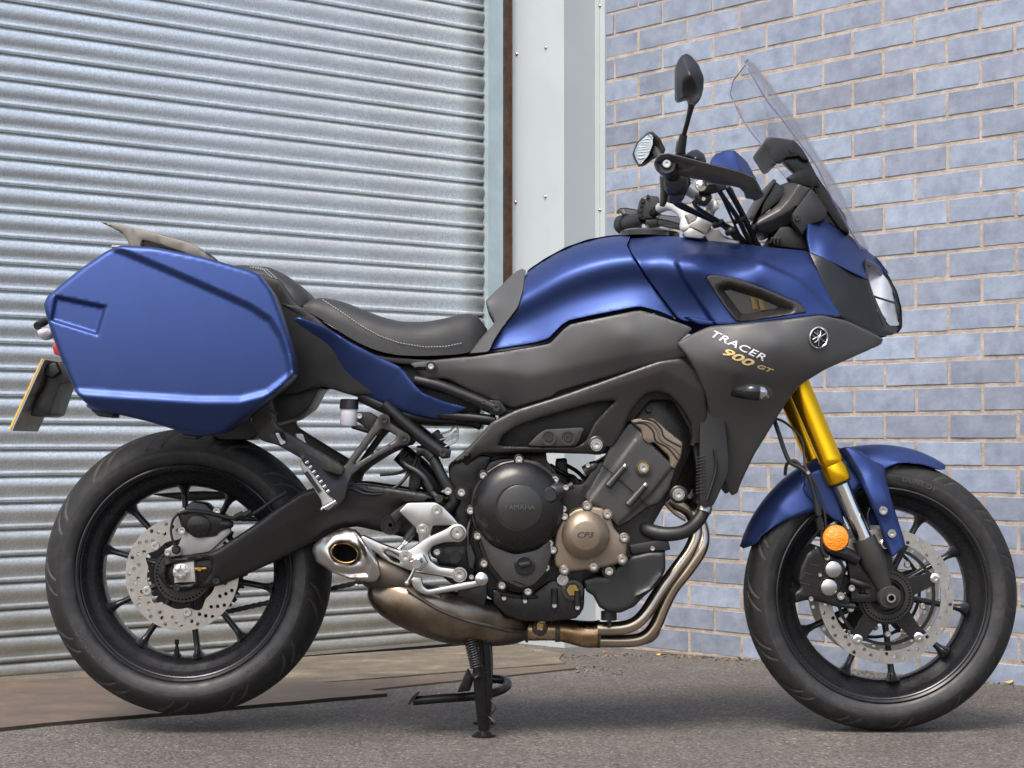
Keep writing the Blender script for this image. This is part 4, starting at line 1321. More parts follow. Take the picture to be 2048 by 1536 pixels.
# ------------------------------------------------------------------ tank and covers
def smooth_curve(pts, n=200):
    Q = catmull([np.array(p, float) for p in pts], 40)
    return lambda x: np.interp(x, Q[:, 0], Q[:, 1])
_tT = smooth_curve([(960, 596), (1010, 572), (1056, 541), (1088, 519), (1130, 496), (1175, 480), (1219, 471), (1261, 468), (1300, 468), (1380, 470)])
_tB = smooth_curve([(960, 706), (1010, 700), (1070, 688), (1130, 662), (1190, 640), (1260, 622), (1310, 626), (1360, 644)])
_tW = smooth_curve([(960, .136), (1010, .140), (1056, .148), (1110, .164), (1170, .178), (1230, .188), (1290, .194), (1370, .196)])
_tG = smooth_curve([(-0.2, 0.0), (0.0, 0.0), (0.03, 0.26), (0.09, 0.55), (0.18, 0.78), (0.29, 0.93), (0.38, 0.965), (0.47, 0.945), (0.58, 0.895), (0.70, 0.880), (0.84, 0.915), (1.0, 0.975), (1.2, 1.0)])
def tank_d(P):
    x, y = P[:, 0], P[:, 1]
    f = (y - _tT(x)) / (_tB(x) - _tT(x))
    return _tW(x) * _tG(f) + 0.0
tank = panel('fuel_tank', [(977, 701), (985, 684), (1003, 658), (1037, 616), (1047, 582), (1049, 556), (1056, 541), (1088, 519), (1130, 496), (1175, 480), (1219, 472), (1261, 470), (1253, 488), (1262, 508), (1294, 559), (1351, 637), (1318, 623), (1279, 613), (1190, 630), (1139, 641), (1124, 650), (1097, 678), (1070, 686)],
             tank_d, 'blue', bike, thick=0.012, er=3, step=5, mirror=True)
plate('tank_seam', [(974, 706), (984, 680), (1036, 614), (1046, 580), (1058, 600), (1150, 592), (1262, 556), (1356, 640), (1318, 628), (1279, 618), (1190, 636), (1141, 646), (1128, 655), (1100, 684), (1070, 692)], [(980, 700, .126), (1355, 638, .176), (1060, 600, .108), (1200, 560, .13)], 'hose', tank, 0.02, er=0, step=12, mirror=True)
pad = panel('tank_rear_cover', [(1052, 541), (1044, 537), (1030, 544), (985, 588), (971, 602), (977, 622), (990, 645), (962, 676), (934, 708), (977, 704), (987, 682), (1003, 657), (1036, 615), (1046, 581), (1049, 556)],
            [(1045, 538, .04), (1000, 575, .06), (972, 603, .075), (990, 645, .105), (960, 680, .125), (940, 706, .135), (1040, 575, .105), (1020, 610, .120), (1000, 650, .128)], 'grey', bike, thick=0.02, er=3, step=6, mirror=True)
disc_c = W(1300, 466, 0.0)
lathe('tank_cap', disc_c, (0.03, 0, 1), [(0.0, -0.01), (0.066, -0.01), (0.066, 0.001), (0.055, 0.006), (0.0, 0.006)], 'gloss', tank, 40)
cover = panel('tank_front_cover', [(1262, 470), (1330, 472), (1400, 477), (1480, 487), (1560, 497), (1617, 502), (1632, 535), (1655, 585), (1684, 634), (1640, 630), (1560, 640), (1478, 648), (1430, 650), (1366, 642), (1352, 634), (1296, 557), (1264, 507), (1255, 488)],
              [(1262, 470, .02), (1400, 477, .070), (1500, 488, .100), (1615, 502, .135), (1262, 502, .160), (1330, 502, .180), (1400, 506, .196), (1520, 518, .206), (1622, 528, .184), (1300, 560, .190), (1360, 575, .204), (1420, 575, .222), (1520, 575, .230), (1640, 585, .208), (1352, 632, .184), (1440, 645, .222), (1560, 638, .234), (1680, 632, .208)],
              'blue', bike, thick=0.014, er=3, step=5.5,
              holes=[[(1414, 556), (1420, 551), (1436, 551), (1471, 557), (1533, 580), (1598, 607), (1612, 624), (1575, 629), (1475, 643), (1450, 612)]],
              feats=[('step', [(1680, 640), (1600, 560), (1530, 527), (1460, 508), (1390, 502), (1362, 508), (1352, 525), (1366, 556), (1436, 660)], -0.012, 5)], mirror=True)
mesh_int = panel('air_intake', [(1412, 556), (1419, 549.5), (1437, 549.5), (1472, 555.5), (1534, 578.5), (1600, 606), (1615, 625), (1575, 630.5), (1475, 644.5), (1449, 613)], [(1415, 555, .238), (1470, 556, .240), (1600, 608, .232), (1475, 642, .242), (1560, 630, .240)], 'frame', bike, thick=0.01, er=3, step=5,
                 feats=[('dent', [(1440, 578), (1458, 574), (1520, 591), (1580, 618), (1482, 636)], -0.030, 12)], mirror=True)
plate('intake_window', [(1448, 582), (1459, 578), (1517, 594), (1573, 617), (1484, 632)], [(1450, 580, .217), (1575, 617, .214), (1484, 632, .217)], 'smoke', mesh_int, 0.004, er=1)
for k in range(2):
    plate('intake_grille', [(1500 + 16 * k, 592 + 5 * k), (1510 + 16 * k, 595 + 5 * k), (1516 + 16 * k, 618 + 2 * k), (1505 + 16 * k, 620 + 2 * k)], 0.2195, 'darkamber', mesh_int, 0.002, er=1, rnd=0)
plate('blue_insert', [(1366, 633), (1385, 634), (1430, 643), (1426, 650), (1398, 649)], 0.222, 'blue', cover, 0.02, er=3)
sidec = panel('side_cover', [(819, 726), (860, 721), (940, 714), (977, 708), (1070, 693), (1100, 687), (1128, 658), (1142, 648), (1279, 620), (1318, 631), (1388, 656), (1354, 687), (1376, 714), (1317, 725), (1250, 745), (1192, 761), (1117, 783), (1106, 793), (1025, 818), (983, 800), (932, 778), (895, 758), (846, 758)],
              [(822, 728, .160), (940, 716, .168), (1070, 695, .178), (1130, 660, .192), (1279, 624, .200), (1380, 658, .212), (1352, 690, .206), (1250, 742, .190), (1117, 782, .182), (1025, 815, .172), (900, 762, .160), (1150, 700, .198), (1260, 670, .214), (1000, 745, .182)], 'grey', bike, thick=0.014, er=3.5, step=7,
              feats=[('fold', [(880, 738), (985, 742), (1060, 752), (1200, 722), (1380, 690)], -0.00045, 7)], mirror=True)
disc('grommet', 862, 733, 0.162, [(0, 0), (10, 0), (10, 3), (0, 3)], 'gloss', sidec); bolt(862, 733, 0.1655, 6, sidec)
# ------------------------------------------------------------------ side fairing with emblem and lettering
fair_ctrl = [(1352, 686, .216), (1420, 653, .236), (1560, 641, .252), (1640, 631, .245), (1765, 676, .150), (1700, 705, .195), (1650, 740, .222), (1550, 690, .272), (1450, 700, .262), (1400, 735, .236), (1580, 790, .205), (1500, 760, .245), (1450, 800, .225), (1500, 900, .195), (1466, 985, .185), (1425, 860, .200)]
fair = panel('side_fairing', [(1352, 686), (1392, 664), (1420, 652), (1560, 640), (1640, 630), (1692, 641), (1767, 677), (1762, 689), (1720, 708), (1650, 739), (1600, 770), (1576, 800), (1545, 850), (1508, 910), (1482, 965), (1475, 986), (1464, 991), (1455, 978), (1432, 912), (1424, 862), (1412, 790), (1392, 742), (1374, 712)],
             fair_ctrl, 'grey', bike, thick=0.012, er=4, step=6.5,
             feats=[('fold', [(1345, 700), (1400, 722), (1500, 755), (1560, 760), (1620, 735), (1720, 700), (1780, 672)], -0.00045, 8)], mirror=True)
fdep = depth_fn(fair_ctrl, [('fold', [(1345, 700), (1400, 722), (1500, 755), (1560, 760), (1620, 735), (1720, 700), (1780, 672)], -0.00045, 8)])
def fair_d(x, y):
    return float(fdep(np.array([[x, y]], float))[0])
def fair_n(x, y):
    a, b, c = W(x - 6, y, fair_d(x - 6, y)), W(x + 6, y, fair_d(x + 6, y)), W(x, y + 6, fair_d(x, y + 6))
    n = (b - a).cross(c - a).normalized()
    return n if n.y < 0 else -n
def conform(o, lift=0.0016):
    """lay flat lettering on the curved fairing"""
    for v in o.data.vertices:
        p = v.co
        rel = Vector((p.x, p.y + CAM_D, p.z - CAM_H))
        fw = rel.y * CP + rel.z * SP
        up = -rel.y * SP + rel.z * CP
        x, y = 1024 + FPX * rel.x / fw, 768 - FPX * up / fw
        q = W(x, y, fair_d(x, y) + lift)
        v.co = q
    o.data.update()
t1 = lettering('model_lettering', 'TRACER', 1477, 692, .27, 116, 'whiteprint', fair, ang=25.5, shear=0.25, depth=0.0004, squash=0.66, bold=0.012, spacing=1.10); conform(t1)
t2 = lettering('model_number', '900', 1477, 716, .27, 66, 'goldprint', fair, ang=25.0, shear=0.35, depth=0.0004, squash=0.50, bold=0.025); conform(t2)
t3 = lettering('model_suffix', 'GT', 1531, 738, .27, 34, 'goldprint', fair, ang=20.0, shear=0.35, depth=0.0004, squash=0.50, bold=0.025); conform(t3)
# emblem: chrome ring, dark field, three crossed tuning forks
ec, en = W(1636, 675, fair_d(1636, 675) + 0.001), fair_n(1636, 675)
s = PX(0.25)
emb = lathe('emblem', ec, en, [(0, 0), (22 * s, 0), (22 * s, 3 * s), (20 * s, 4 * s), (18.8 * s, 2.6 * s), (0, 2.6 * s)], 'chrome', bike, 48)
lathe('emblem_field', ec, en, [(0, 2.0 * s), (18.6 * s, 2.0 * s), (18.6 * s, 2.9 * s), (0, 2.9 * s)], 'gloss', emb, 40)
ex, ey, ez = axes(en)
up_ = Vector((0, 0, 1)); ey = (up_ - ez * up_.dot(ez)).normalized(); ex = ey.cross(ez)
geo = []
for k in range(3):
    a = math.radians(60 * k)
    f = lambda u, v: tuple(ec + (ex * (u * math.cos(a) - v * math.sin(a)) + ey * (u * math.sin(a) + v * math.cos(a))) * s + ez * (3.3 + 0.25 * k) * s)
    geo += [tube_geo([f(0, -17), f(0, 3)], 1.3 * s, 6), tube_geo([f(-3.4, 15), f(-3.4, 5), f(0, 2), f(3.4, 5), f(3.4, 15)], 1.25 * s, 6)]
V, F = join_geo(geo)
obj('tuning_forks', V, F, 'chrome', emb)
# side indicator
fi = tube('front_indicator', [(1464, 790, .235), (1476, 783, .262), (1500, 783, .285), (1517, 784, .285)], [4, 14, 17, 17.5], 'gloss', bike, segs=20, mirror=True)
tube('indicator_lens', [(1517, 784, .285), (1528, 785, .283), (1536, 787, .278), (1541, 789, .272)], [17.5, 17.5, 14, 4], 'lens', fi, segs=20)
tube('reflector_bowl', [(1516, 784, .283), (1526, 785, .281), (1532, 786, .278)], [15, 13, 6], 'chrome', fi, segs=20)
# radiator behind the fairing
rad = plate('radiator', [(1400, 760), (1440, 740), (1460, 940), (1425, 1015), (1398, 1010)], 0.165, 'plastic', bike, 0.33, er=2)
for k in range(12):
    tube('cooling_fin', [(1392, 915 + k * 6.5, 0.169), (1410, 912 + k * 6.5, 0.169)], 1.2, 'blackbolt', rad, segs=6)
tube('radiator_edge', [(1428, 900, 0.17), (1432, 940, 0.17), (1414, 1000, 0.17)], 3, 'gloss', rad)

# ------------------------------------------------------------------ nose, headlight
cheek = panel('headlight_surround', [(1617, 503), (1642, 512), (1733, 558), (1746, 600), (1768, 658), (1790, 664), (1786, 670), (1762, 671), (1700, 643), (1680, 632), (1652, 582), (1630, 532)],
              [(1617, 504, .158), (1642, 513, .165), (1733, 559, .118), (1768, 658, .080), (1788, 668, .05), (1690, 640, .185), (1660, 580, .180)], 'plastic', bike, thick=0.012, er=3, step=7, mirror=True)
cowl = panel('nose_cowl', [(1615, 443), (1619, 436), (1644, 438), (1680, 461), (1729, 496), (1757, 520), (1778, 548), (1772, 550), (1752, 534), (1731, 519), (1730, 530), (1735, 560), (1700, 543), (1642, 514), (1620, 507), (1614, 478)],
             lambda P: np.maximum(tps([(1619, 438, .108), (1644, 438, .085), (1690, 468, .055), (1756, 520, .0), (1770, 541, .0), (1731, 530, .090), (1735, 558, .115), (1642, 513, .160), (1620, 506, .155), (1660, 485, .132), (1700, 515, .112)])(P), 0.006), 'blue', bike, thick=0.010, er=3, step=6, mirror=True)
rim = panel('headlight_rim', [(1731, 516), (1754, 529), (1776, 550), (1794, 584), (1803, 618), (1804, 655), (1794, 668), (1768, 660), (1747, 602), (1733, 558), (1729, 530)],
            lambda P: np.maximum(tps([(1731, 518, .095), (1774, 549, .0), (1803, 620, .0), (1798, 666, .0), (1768, 660, .078), (1747, 602, .105), (1733, 558, .115)])(P), 0.006), 'gloss', bike, thick=0.01, er=3, step=6,
            holes=[[(1734, 529), (1752, 539), (1774, 564), (1789, 598), (1796, 632), (1795, 648), (1780, 648), (1765, 628), (1748, 590), (1738, 560)]], mirror=True)
lens_o = [(1731, 525), (1753, 535), (1777, 562), (1792, 597), (1799, 632), (1798, 651), (1779, 651), (1763, 629), (1746, 591), (1736, 561)]
lens_c = [(1733, 530, .088), (1755, 542, .050), (1790, 600, .012), (1797, 640, .012), (1779, 646, .060), (1748, 592, .098), (1737, 560, .104)]
lens = panel('headlight_lens', lens_o, lambda P: np.maximum(tps(lens_c)(P), 0.004), 'lens', rim, thick=0.003, er=1.5, step=6, mirror=True)
bowl = panel('reflector_bowl', lens_o, lambda P: np.clip(np.minimum(0.012 + (P[:, 1] - 525) * 0.00050, tps(lens_c)(P) - 0.005), 0.003, 1), 'lampbowl', rim, thick=0.004, er=0, step=6,
             feats=[], mirror=True)
tube('lamp_divider', [(1746, 592, .092), (1764, 598, .075), (1790, 606, .03)], 2.2, 'gloss', rim)
plate('lamp_housing', [(1734, 520), (1754, 531), (1775, 552), (1792, 585), (1801, 618), (1802, 654), (1793, 666), (1768, 658), (1747, 602), (1734, 558)], 0.0015, 'plastic', rim, 0.003, er=0)
bar_y('nose_core', [(1640, 520), (1725, 560), (1750, 620), (1770, 650), (1700, 640), (1660, 590)], 0.075, -0.075, 'plastic', rim)

# ------------------------------------------------------------------ windscreen and its brackets
C_ = catmull([np.array(p, float) for p in [(1494, 124), (1517, 150), (1548, 190), (1580, 236), (1620, 298), (1662, 364), (1688, 410), (1708, 450), (1733, 503)]], 6)
E_ = catmull([np.array(p, float) for p in [(1489, 124), (1502, 146), (1533, 199), (1566, 240), (1592, 276), (1633, 332), (1660, 388), (1692, 446), (1722, 498)]], 6)
hw_ = np.interp(np.linspace(0, 1, len(C_)), [0, 0.06, 0.2, 0.5, 0.8, 1.0], [0.110, 0.165, 0.175, 0.180, 0.175, 0.150])
Vs, Fs = [], []
NU = 25
for i in range(len(C_)):
    pc = W(*C_[i], 0.0); pe = W(*E_[i], hw_[i])
    for k in range(NU):
        u = -1 + 2 * k / (NU - 1)
        w_ = abs(u) ** 2.3
        Vs.append((pc.x + (pe.x - pc.x) * w_, -hw_[i] * u, pc.z + (pe.z - pc.z) * w_))
nrow = len(C_)
Fs = [(i * NU + k, i * NU + k + 1, (i + 1) * NU + k + 1, (i + 1) * NU + k) for i in range(nrow - 1) for k in range(NU - 1)]
scr = obj('windscreen', Vs, Fs, 'screen', bike, angle=180)
sm = scr.modifiers.new('thickness', 'SOLIDIFY'); sm.thickness = 0.004
MAT['edge'] = M('tinted_screen_edge', (0.13, 0.12, 0.22), 0.15, vary=0.05)
edge = [Vs[i * NU + NU - 1] for i in range(nrow)]; edge0 = [Vs[i * NU] for i in range(nrow)]
V, F = join_geo([tube_geo(edge, 0.0014, 6), tube_geo(edge0, 0.0009, 6), tube_geo([Vs[k] for k in range(NU)], 0.0012, 6)])
obj('screen_edge', V, F, 'edge', scr)
K = dict(rnd=1, cut=0.06)
br = plate('screen_bracket', [(1526, 287), (1534, 274), (1560, 276), (1589, 281), (1605, 298), (1619, 322), (1605, 319), (1598, 312), (1572, 315), (1563, 326), (1549, 325)], 0.100, 'plastic', bike, 0.016, er=2, **K)
bolt(1584, 301, 0.1015, 5, br, 'blackbolt')
bar_y('screen_crossbar', [(1527, 290), (1534, 277), (1546, 282), (1560, 322), (1549, 324)], 0.098, -0.098, 'plastic', br)
plate('slider_arm', [(1563, 319), (1575, 316), (1597, 313), (1619, 324), (1634, 352), (1640, 372), (1622, 374), (1582, 364), (1575, 354), (1590, 345)], 0.085, 'black', br, 0.03, er=2, **K)
plate('slider_rail', [(1622, 332), (1634, 352), (1668, 400), (1692, 432), (1699, 468), (1682, 460), (1645, 410), (1624, 372)], 0.070, 'black', br, 0.02, er=2, mirror=True, **K)
dash = plate('instrument_display', [(1498, 437), (1514, 404), (1531, 375), (1547, 357), (1553, 361), (1540, 382), (1526, 404), (1505, 442)], 0.090, 'frame', bike, 0.17, er=2, **K)
plate('display_housing', [(1549, 361), (1571, 379), (1566, 392), (1556, 404), (1531, 424), (1518, 436), (1526, 406), (1541, 382)], 0.080, 'plastic', dash, 0.15, er=3, **K)
nb = panel('front_bracket', [(1560, 370), (1579, 363), (1602, 369), (1622, 377), (1584, 430), (1580, 450), (1540, 468), (1517, 462), (1511, 449), (1517, 435), (1540, 421), (1556, 407), (1566, 389)], 0.100, 'frame', bike, thick=0.15, er=3, step=6,
           feats=[('fold', [(1600, 366), (1578, 400), (1560, 420), (1515, 445)], -0.0011, 2), ('fold', [(1512, 452), (1545, 440), (1582, 420)], -0.0009, 2)], **K)
plate('bracket_cheek', [(1584, 428), (1622, 377), (1634, 389), (1655, 421), (1651, 440), (1630, 446), (1616, 452), (1605, 470), (1584, 442)], 0.118, 'plastic', nb, 0.17, er=3, **K)
bolt(1594, 436, 0.120, 6, nb, 'blackbolt')
plate('headlight_stay', [(1540, 481), (1561, 453), (1579, 453), (1609, 474), (1618, 500), (1549, 492)], 0.085, 'plastic', nb, 0.17, er=3, **K)
for k in range(3):
    tube('stay_hook', [(1541 + 7 * k, 486, 0.09), (1545 + 7 * k, 476, 0.09), (1549 + 7 * k, 488, 0.09)], 2.5, 'black', nb)
plate('cowl_inner', [(1625, 452), (1655, 440), (1700, 470), (1728, 500), (1700, 508), (1640, 480)], 0.05, 'plastic', nb, 0.10, er=3)

# ------------------------------------------------------------------ fork, clamps, mudguard, front brake
FD = 0.102
for sgn in (1, -1):
    fd = FD
    def Wf(x, y, d=FD, sgn=sgn):
        p = W(x, y, d)
        return Vector((p.x, p.y * sgn, p.z))
    p_top, p_bot = Wf(1500, 540), Wf(1679, 963)
    ax = (p_bot - p_top).normalized(); Lg = (p_bot - p_top).length
    r0 = 0.0245
    g = lathe('fork_leg', p_top, ax, [(0, 0), (r0, 0), (r0, Lg - 0.060), (r0 + 0.0015, Lg - 0.055), (r0 + 0.0015, Lg - 0.045), (r0 - 0.0005, Lg - 0.040), (r0 + 0.0025, Lg - 0.028), (r0 + 0.003, Lg - 0.006), (r0 + 0.001, Lg), (0.018, Lg), (0.0, Lg)], 'gold', bike, 40)
    q = p_top + ax * (Lg - 0.002)
    lathe('inner_tube', q, ax, [(0, 0), (0.0180, 0), (0.0180, 0.145), (0, 0.145)], 'chrome', g, 36)
    lathe('dust_seal', p_top + ax * (Lg - 0.001), ax, [(0.0185, 0), (0.0245, 0), (0.0235, 0.006), (0.0185, 0.008)], 'hose', g, 32, caps=False)
    lathe('lower_casting', q + ax * 0.135, ax, [(0, 0), (0.0255, 0), (0.0265, 0.010), (0.0265, 0.058), (0.0235, 0.070), (0.0215, 0.084), (0.018, 0.115), (0.0, 0.125)], 'frame', g, 36)
    axle = Vector((HUB_F.x, 0, HUB_F.z))
    lathe('axle_end', axle, (0, -sgn, 0), [(0.0, 0.085), (0.025, 0.085), (0.026, 0.104), (0.0255, 0.118), (0.0225, 0.122), (0.0165, 0.122), (0.0160, 0.125), (0.0125, 0.125), (0.0115, 0.134), (0.007, 0.134), (0.0065, 0.105), (0.0, 0.105)], 'frame', g, 36)
    lathe('axle_bore', axle, (0, -sgn, 0), [(0.0065, 0.1345), (0.0095, 0.1345), (0.0095, 0.136), (0.0065, 0.136)], 'bolt', g, 24, caps=False)
# clamps and stem
plate('lower_clamp', [(1520, 640), (1560, 620), (1590, 690), (1550, 712)], 0.135, 'plastic', bike, 0.27, er=4)
tc = plate('top_clamp', [(1406, 470), (1414, 458), (1436, 456), (1452, 478), (1480, 482), (1478, 490), (1420, 488)], 0.075, 'castalu', bike, 0.15, er=3, rnd=1, cut=0.08)
ris = tube('handlebar_riser', [(1408, 462, 0.045), (1416, 436, 0.045), (1428, 404, 0.045)], [13, 10, 9], 'castalu', bike, segs=16, mirror=True)
for P_, dd in (([(1371, 429), (1376, 423), (1395, 429), (1394, 437), (1379, 447)], .060), ([(1379, 452), (1397, 434), (1428, 445), (1412, 468)], .085), ([(1366, 466), (1381, 455), (1413, 471), (1404, 478), (1370, 474)], .095), ([(1419, 412), (1431, 401), (1440, 415), (1424, 425)], .065), ([(1404, 420), (1420, 410), (1426, 426), (1416, 440)], .058)):
    plate('riser_block', P_, dd, 'castalu', ris, 0.03, er=3, rnd=1, cut=0.08)

# mudguard: a shell bent round the tyre
def guard_geo(angs, prof):
    V, F = [], []
    k = None
    for i, a in enumerate(angs):
        sec = prof(a)
        k = len(sec)
        for (y, r) in sec:
            V.append((HUB_F.x + r * math.cos(a), -y, HUB_F.z + r * math.sin(a)))
    for i in range(len(angs) - 1):
        for j in range(k - 1):
            p = i * k + j
            F.append((p, p + 1, p + k + 1, p + k))
    return V, F
def guard_prof(a):
    deg = math.degrees(a)
    rt = np.interp(deg, [62.5, 66, 75, 90, 110, 130, 150, 159, 161.5], [.3195, .3220, .3270, .3290, .3300, .3300, .3280, .3265, .3260])
    side = np.interp(deg, [62.5, 64, 70, 76, 84, 95, 105, 113, 120, 131, 142, 152, 159, 161.5], [.3170, .312, .305, .298, .290, .262, .235, .218, .222, .240, .268, .292, .315, .3240])
    wd = np.interp(deg, [62.5, 66, 80, 100, 140, 158, 161.5], [.016, .040, .064, .074, .074, .050, .012])
    sec = []
    for u in np.linspace(-1, 1, 25):
        t = abs(u)
        if t < 0.62:
            y = wd * (t / 0.62) * 0.86
            r = rt - 0.030 * (t / 0.62) ** 2.0 * min(1, wd / 0.06)
        else:
            q = (t - 0.62) / 0.38
            y = wd * (0.86 + 0.14 * math.sin(q * math.pi / 2))
            r0_ = rt - 0.030 * min(1, wd / 0.06)
            r = r0_ + (min(side, r0_) - r0_) * q
        sec.append((math.copysign(y, u), r))
    return sec
V, F = guard_geo([math.radians(x) for x in np.linspace(62.5, 161.5, 70)], guard_prof)
mg = obj('front_mudguard', V, F, 'blue', bike, angle=28)
smod = mg.modifiers.new('thickness', 'SOLIDIFY'); smod.thickness = 0.003
fc = panel('fork_cover', [(1678, 897), (1697, 893), (1722, 903), (1746, 921), (1766, 930), (1771, 940), (1773, 960), (1783, 998), (1811, 1087), (1806, 1097), (1783, 1116), (1768, 1080), (1757, 1040), (1735, 992), (1717, 958), (1695, 925)],
           [(1678, 897, .095), (1720, 905, .100), (1766, 932, .085), (1717, 955, .110), (1760, 1040, .118), (1795, 1050, .112), (1800, 1095, .114), (1745, 950, .112), (1770, 1000, .122)], 'blue', mg, thick=0.008, er=3, step=6,
           feats=[('fold', [(1684, 885), (1700, 908), (1722, 945), (1748, 1006), (1764, 1046), (1790, 1120)], -0.0011, 1.5), ('fold', [(1808, 1102), (1790, 1050), (1768, 980), (1756, 942), (1730, 916), (1690, 890)], -0.0009, 1.5)], mirror=True)
fc2 = panel('rear_fork_cover', [(1612, 950), (1640, 938), (1662, 958), (1678, 1000), (1690, 1050), (1668, 1040), (1630, 1010), (1606, 980)], 0.086, 'blue', mg, thick=0.008, er=3, step=10, mirror=True)
for x, y in ((1766, 1021), (1783, 1067)):
    bolt(x, y, 0.123, 9, fc)
refl = disc('side_reflector', 1671, 1076, 0.135, [(0, 0), (26, 0), (26, 5), (24, 8), (22, 8), (20, 9), (0, 10)], 'amber', bike)
lathe('reflector_holder', W(1671, 1076, 0.134), (0, -1, 0), [(0, -0.012), (0.029, -0.012), (0.029, 0.003), (0.027, 0.003), (0, 0.003)], 'hose', refl, 36)
cal = panel('front_caliper', [(1600, 1135), (1612, 1108), (1632, 1090), (1650, 1098), (1664, 1112), (1682, 1120), (1690, 1150), (1684, 1182), (1700, 1196), (1702, 1212), (1680, 1216), (1640, 1204), (1612, 1200), (1590, 1206), (1588, 1186), (1600, 1176), (1596, 1160)], 0.125, 'black', bike, thick=0.085, er=7, step=9, mirror=True)
for x, y in ((1667, 1139), (1658, 1175)):
    disc('caliper_pot', x, y, 0.118, [(0, 0), (22, 0), (22, 6), (20, 8), (0, 8)], 'black', cal)
    disc('piston_cap', x, y, 0.1265, [(0, 0), (16, 0), (16, 2), (14.5, 3), (0, 3)], 'alu', cal)
    plate('cap_recess', [(x + (8.5 if k % 2 else 5.5) * math.cos(k * math.pi / 3), y + (8.5 if k % 2 else 5.5) * math.sin(k * math.pi / 3)) for k in range(6)], 0.1302, 'castalu', cal, 0.001, er=0.6)
for x, y, r in ((1654, 1115, 6), (1640, 1150, 4), (1622, 1198, 5), (1681, 1192, 8)):
    bolt(x, y, 0.127, r, cal)
for k, (x, y) in enumerate(((1606, 1146), (1600, 1166), (1618, 1128))):
    tube('caliper_fin', [(x, y, 0.12), (x + 20, y + 4, 0.12)], 5, 'gloss', cal)
tube('caliper_pin', [(1680, 1208, 0.118), (1710, 1213, 0.118)], [7, 5], 'hose', cal)
plate('caliper_mount', [(1690, 1100), (1712, 1108), (1738, 1150), (1772, 1168), (1780, 1196), (1740, 1206), (1702, 1204), (1700, 1160)], 0.098, 'black', cal, 0.02, er=3, holes=[[(1716, 1160), (1736, 1168), (1740, 1186), (1718, 1188)]])
bolt(1703, 1176, 0.100, 7, cal); bolt(1735, 1181, 0.102, 6, cal, 'blackbolt')
tube('sensor_plug', [(1700, 1160, 0.107), (1722, 1168, 0.110), (1738, 1172, 0.107)], [6, 7, 5], 'hose', cal)
tube('caliper_bridge', [(1660, 1100, 0.11), (1690, 1108, 0.11), (1716, 1120, 0.108)], [12, 14, 12], 'black', cal, segs=14)
fl = tube('front_brake_hose', [(1548, 838, 0.10), (1556, 862, 0.11), (1577, 920, 0.12), (1600, 935, 0.125), (1616, 950, 0.13), (1628, 985, 0.13), (1636, 1020, 0.13), (1644, 1060, 0.13), (1645, 1100, 0.13), (1655, 1115, 0.13)], 4.5, 'hose', bike)
tube('hose_union', [(1632, 1000, 0.133), (1638, 1030, 0.133)], 7, 'hose', fl)
tube('hose_union', [(1638, 1036, 0.133), (1642, 1060, 0.133)], 7.5, 'gloss', fl)
tube('sensor_cable', [(1540, 835, 0.08), (1570, 845, 0.09), (1604, 880, 0.10), (1610, 930, 0.12), (1622, 950, 0.13), (1640, 990, 0.132), (1650, 1030, 0.132), (1652, 1080, 0.13)], 2.5, 'hose', bike)
tube('hose_loop', [(1570, 950, 0.10), (1574, 928, 0.11), (1590, 922, 0.115), (1604, 938, 0.12), (1606, 952, 0.12)], 3.5, 'hose', fl)
bolt(1616, 945, 0.135, 4, fl)

# ------------------------------------------------------------------ handlebar, controls, mirrors, hand guards
hb = tube('handlebar', [(1428, 410, 0.0), (1412, 404, 0.09), (1380, 384, 0.19), (1350, 366, 0.28)], 10, 'bar', bike, segs=16)
tube('handlebar_end', [(1350, 366, 0.28), (1340, 346, 0.36), (1333, 328, 0.44)], 10, 'hose', hb, segs=16)
hbl = tube('handlebar', [(1428, 410, 0.0), (1398, 446, -0.04), (1371, 456, -0.07), (1371, 438, -0.10), (1360, 421, -0.14), (1340, 411, -0.19), (1320, 416, -0.24)], 10.5, 'bar', bike, segs=16, n=8)
tube('handlebar_end', [(1320, 416, -0.24), (1300, 430, -0.29), (1262, 445, -0.36)], 10, 'hose', hbl, segs=16)
grip = tube('handlebar_grip', [(1290, 436, -0.31), (1268, 444, -0.35), (1250, 449, -0.38)], [16, 17, 17], 'hose', bike, segs=20)
tube('grip_end', [(1256, 447, -0.372), (1244, 450, -0.395), (1238, 452, -0.405)], [19, 20, 14], 'hose', grip, segs=20)
tube('grip_collar', [(1252, 448, -0.378), (1250, 449, -0.381)], 19.5, 'gloss', grip, segs=20)
sw_l = plate('switch_box', [(1276, 418), (1281, 397), (1296, 391), (1317, 393), (1321, 413), (1322, 430), (1309, 438), (1283, 437)], -0.27, 'frame', bike, 0.05, er=4, rnd=1, cut=0.08)
for (x, y, r) in ((1279, 422, 5), (1285, 402, 5), (1296, 394, 4), (1280, 432, 4), (1282, 411, 4)):
    disc('button', x, y, -0.268, [(0, 0), (r, 0), (r, 5), (r - 1, 6), (0, 6)], 'gloss', sw_l, segs=16)
bolt(1314, 431, -0.268, 4, sw_l); bolt(1287, 452, -0.27, 4, sw_l)
tube('clutch_perch', [(1322, 445, -0.24), (1345, 450, -0.21), (1366, 455, -0.19)], [8, 8, 7], 'black', bike)
plate('clutch_lever_pivot', [(1290, 440), (1320, 436), (1324, 452), (1300, 458)], -0.26, 'black', bike, 0.03, er=3)
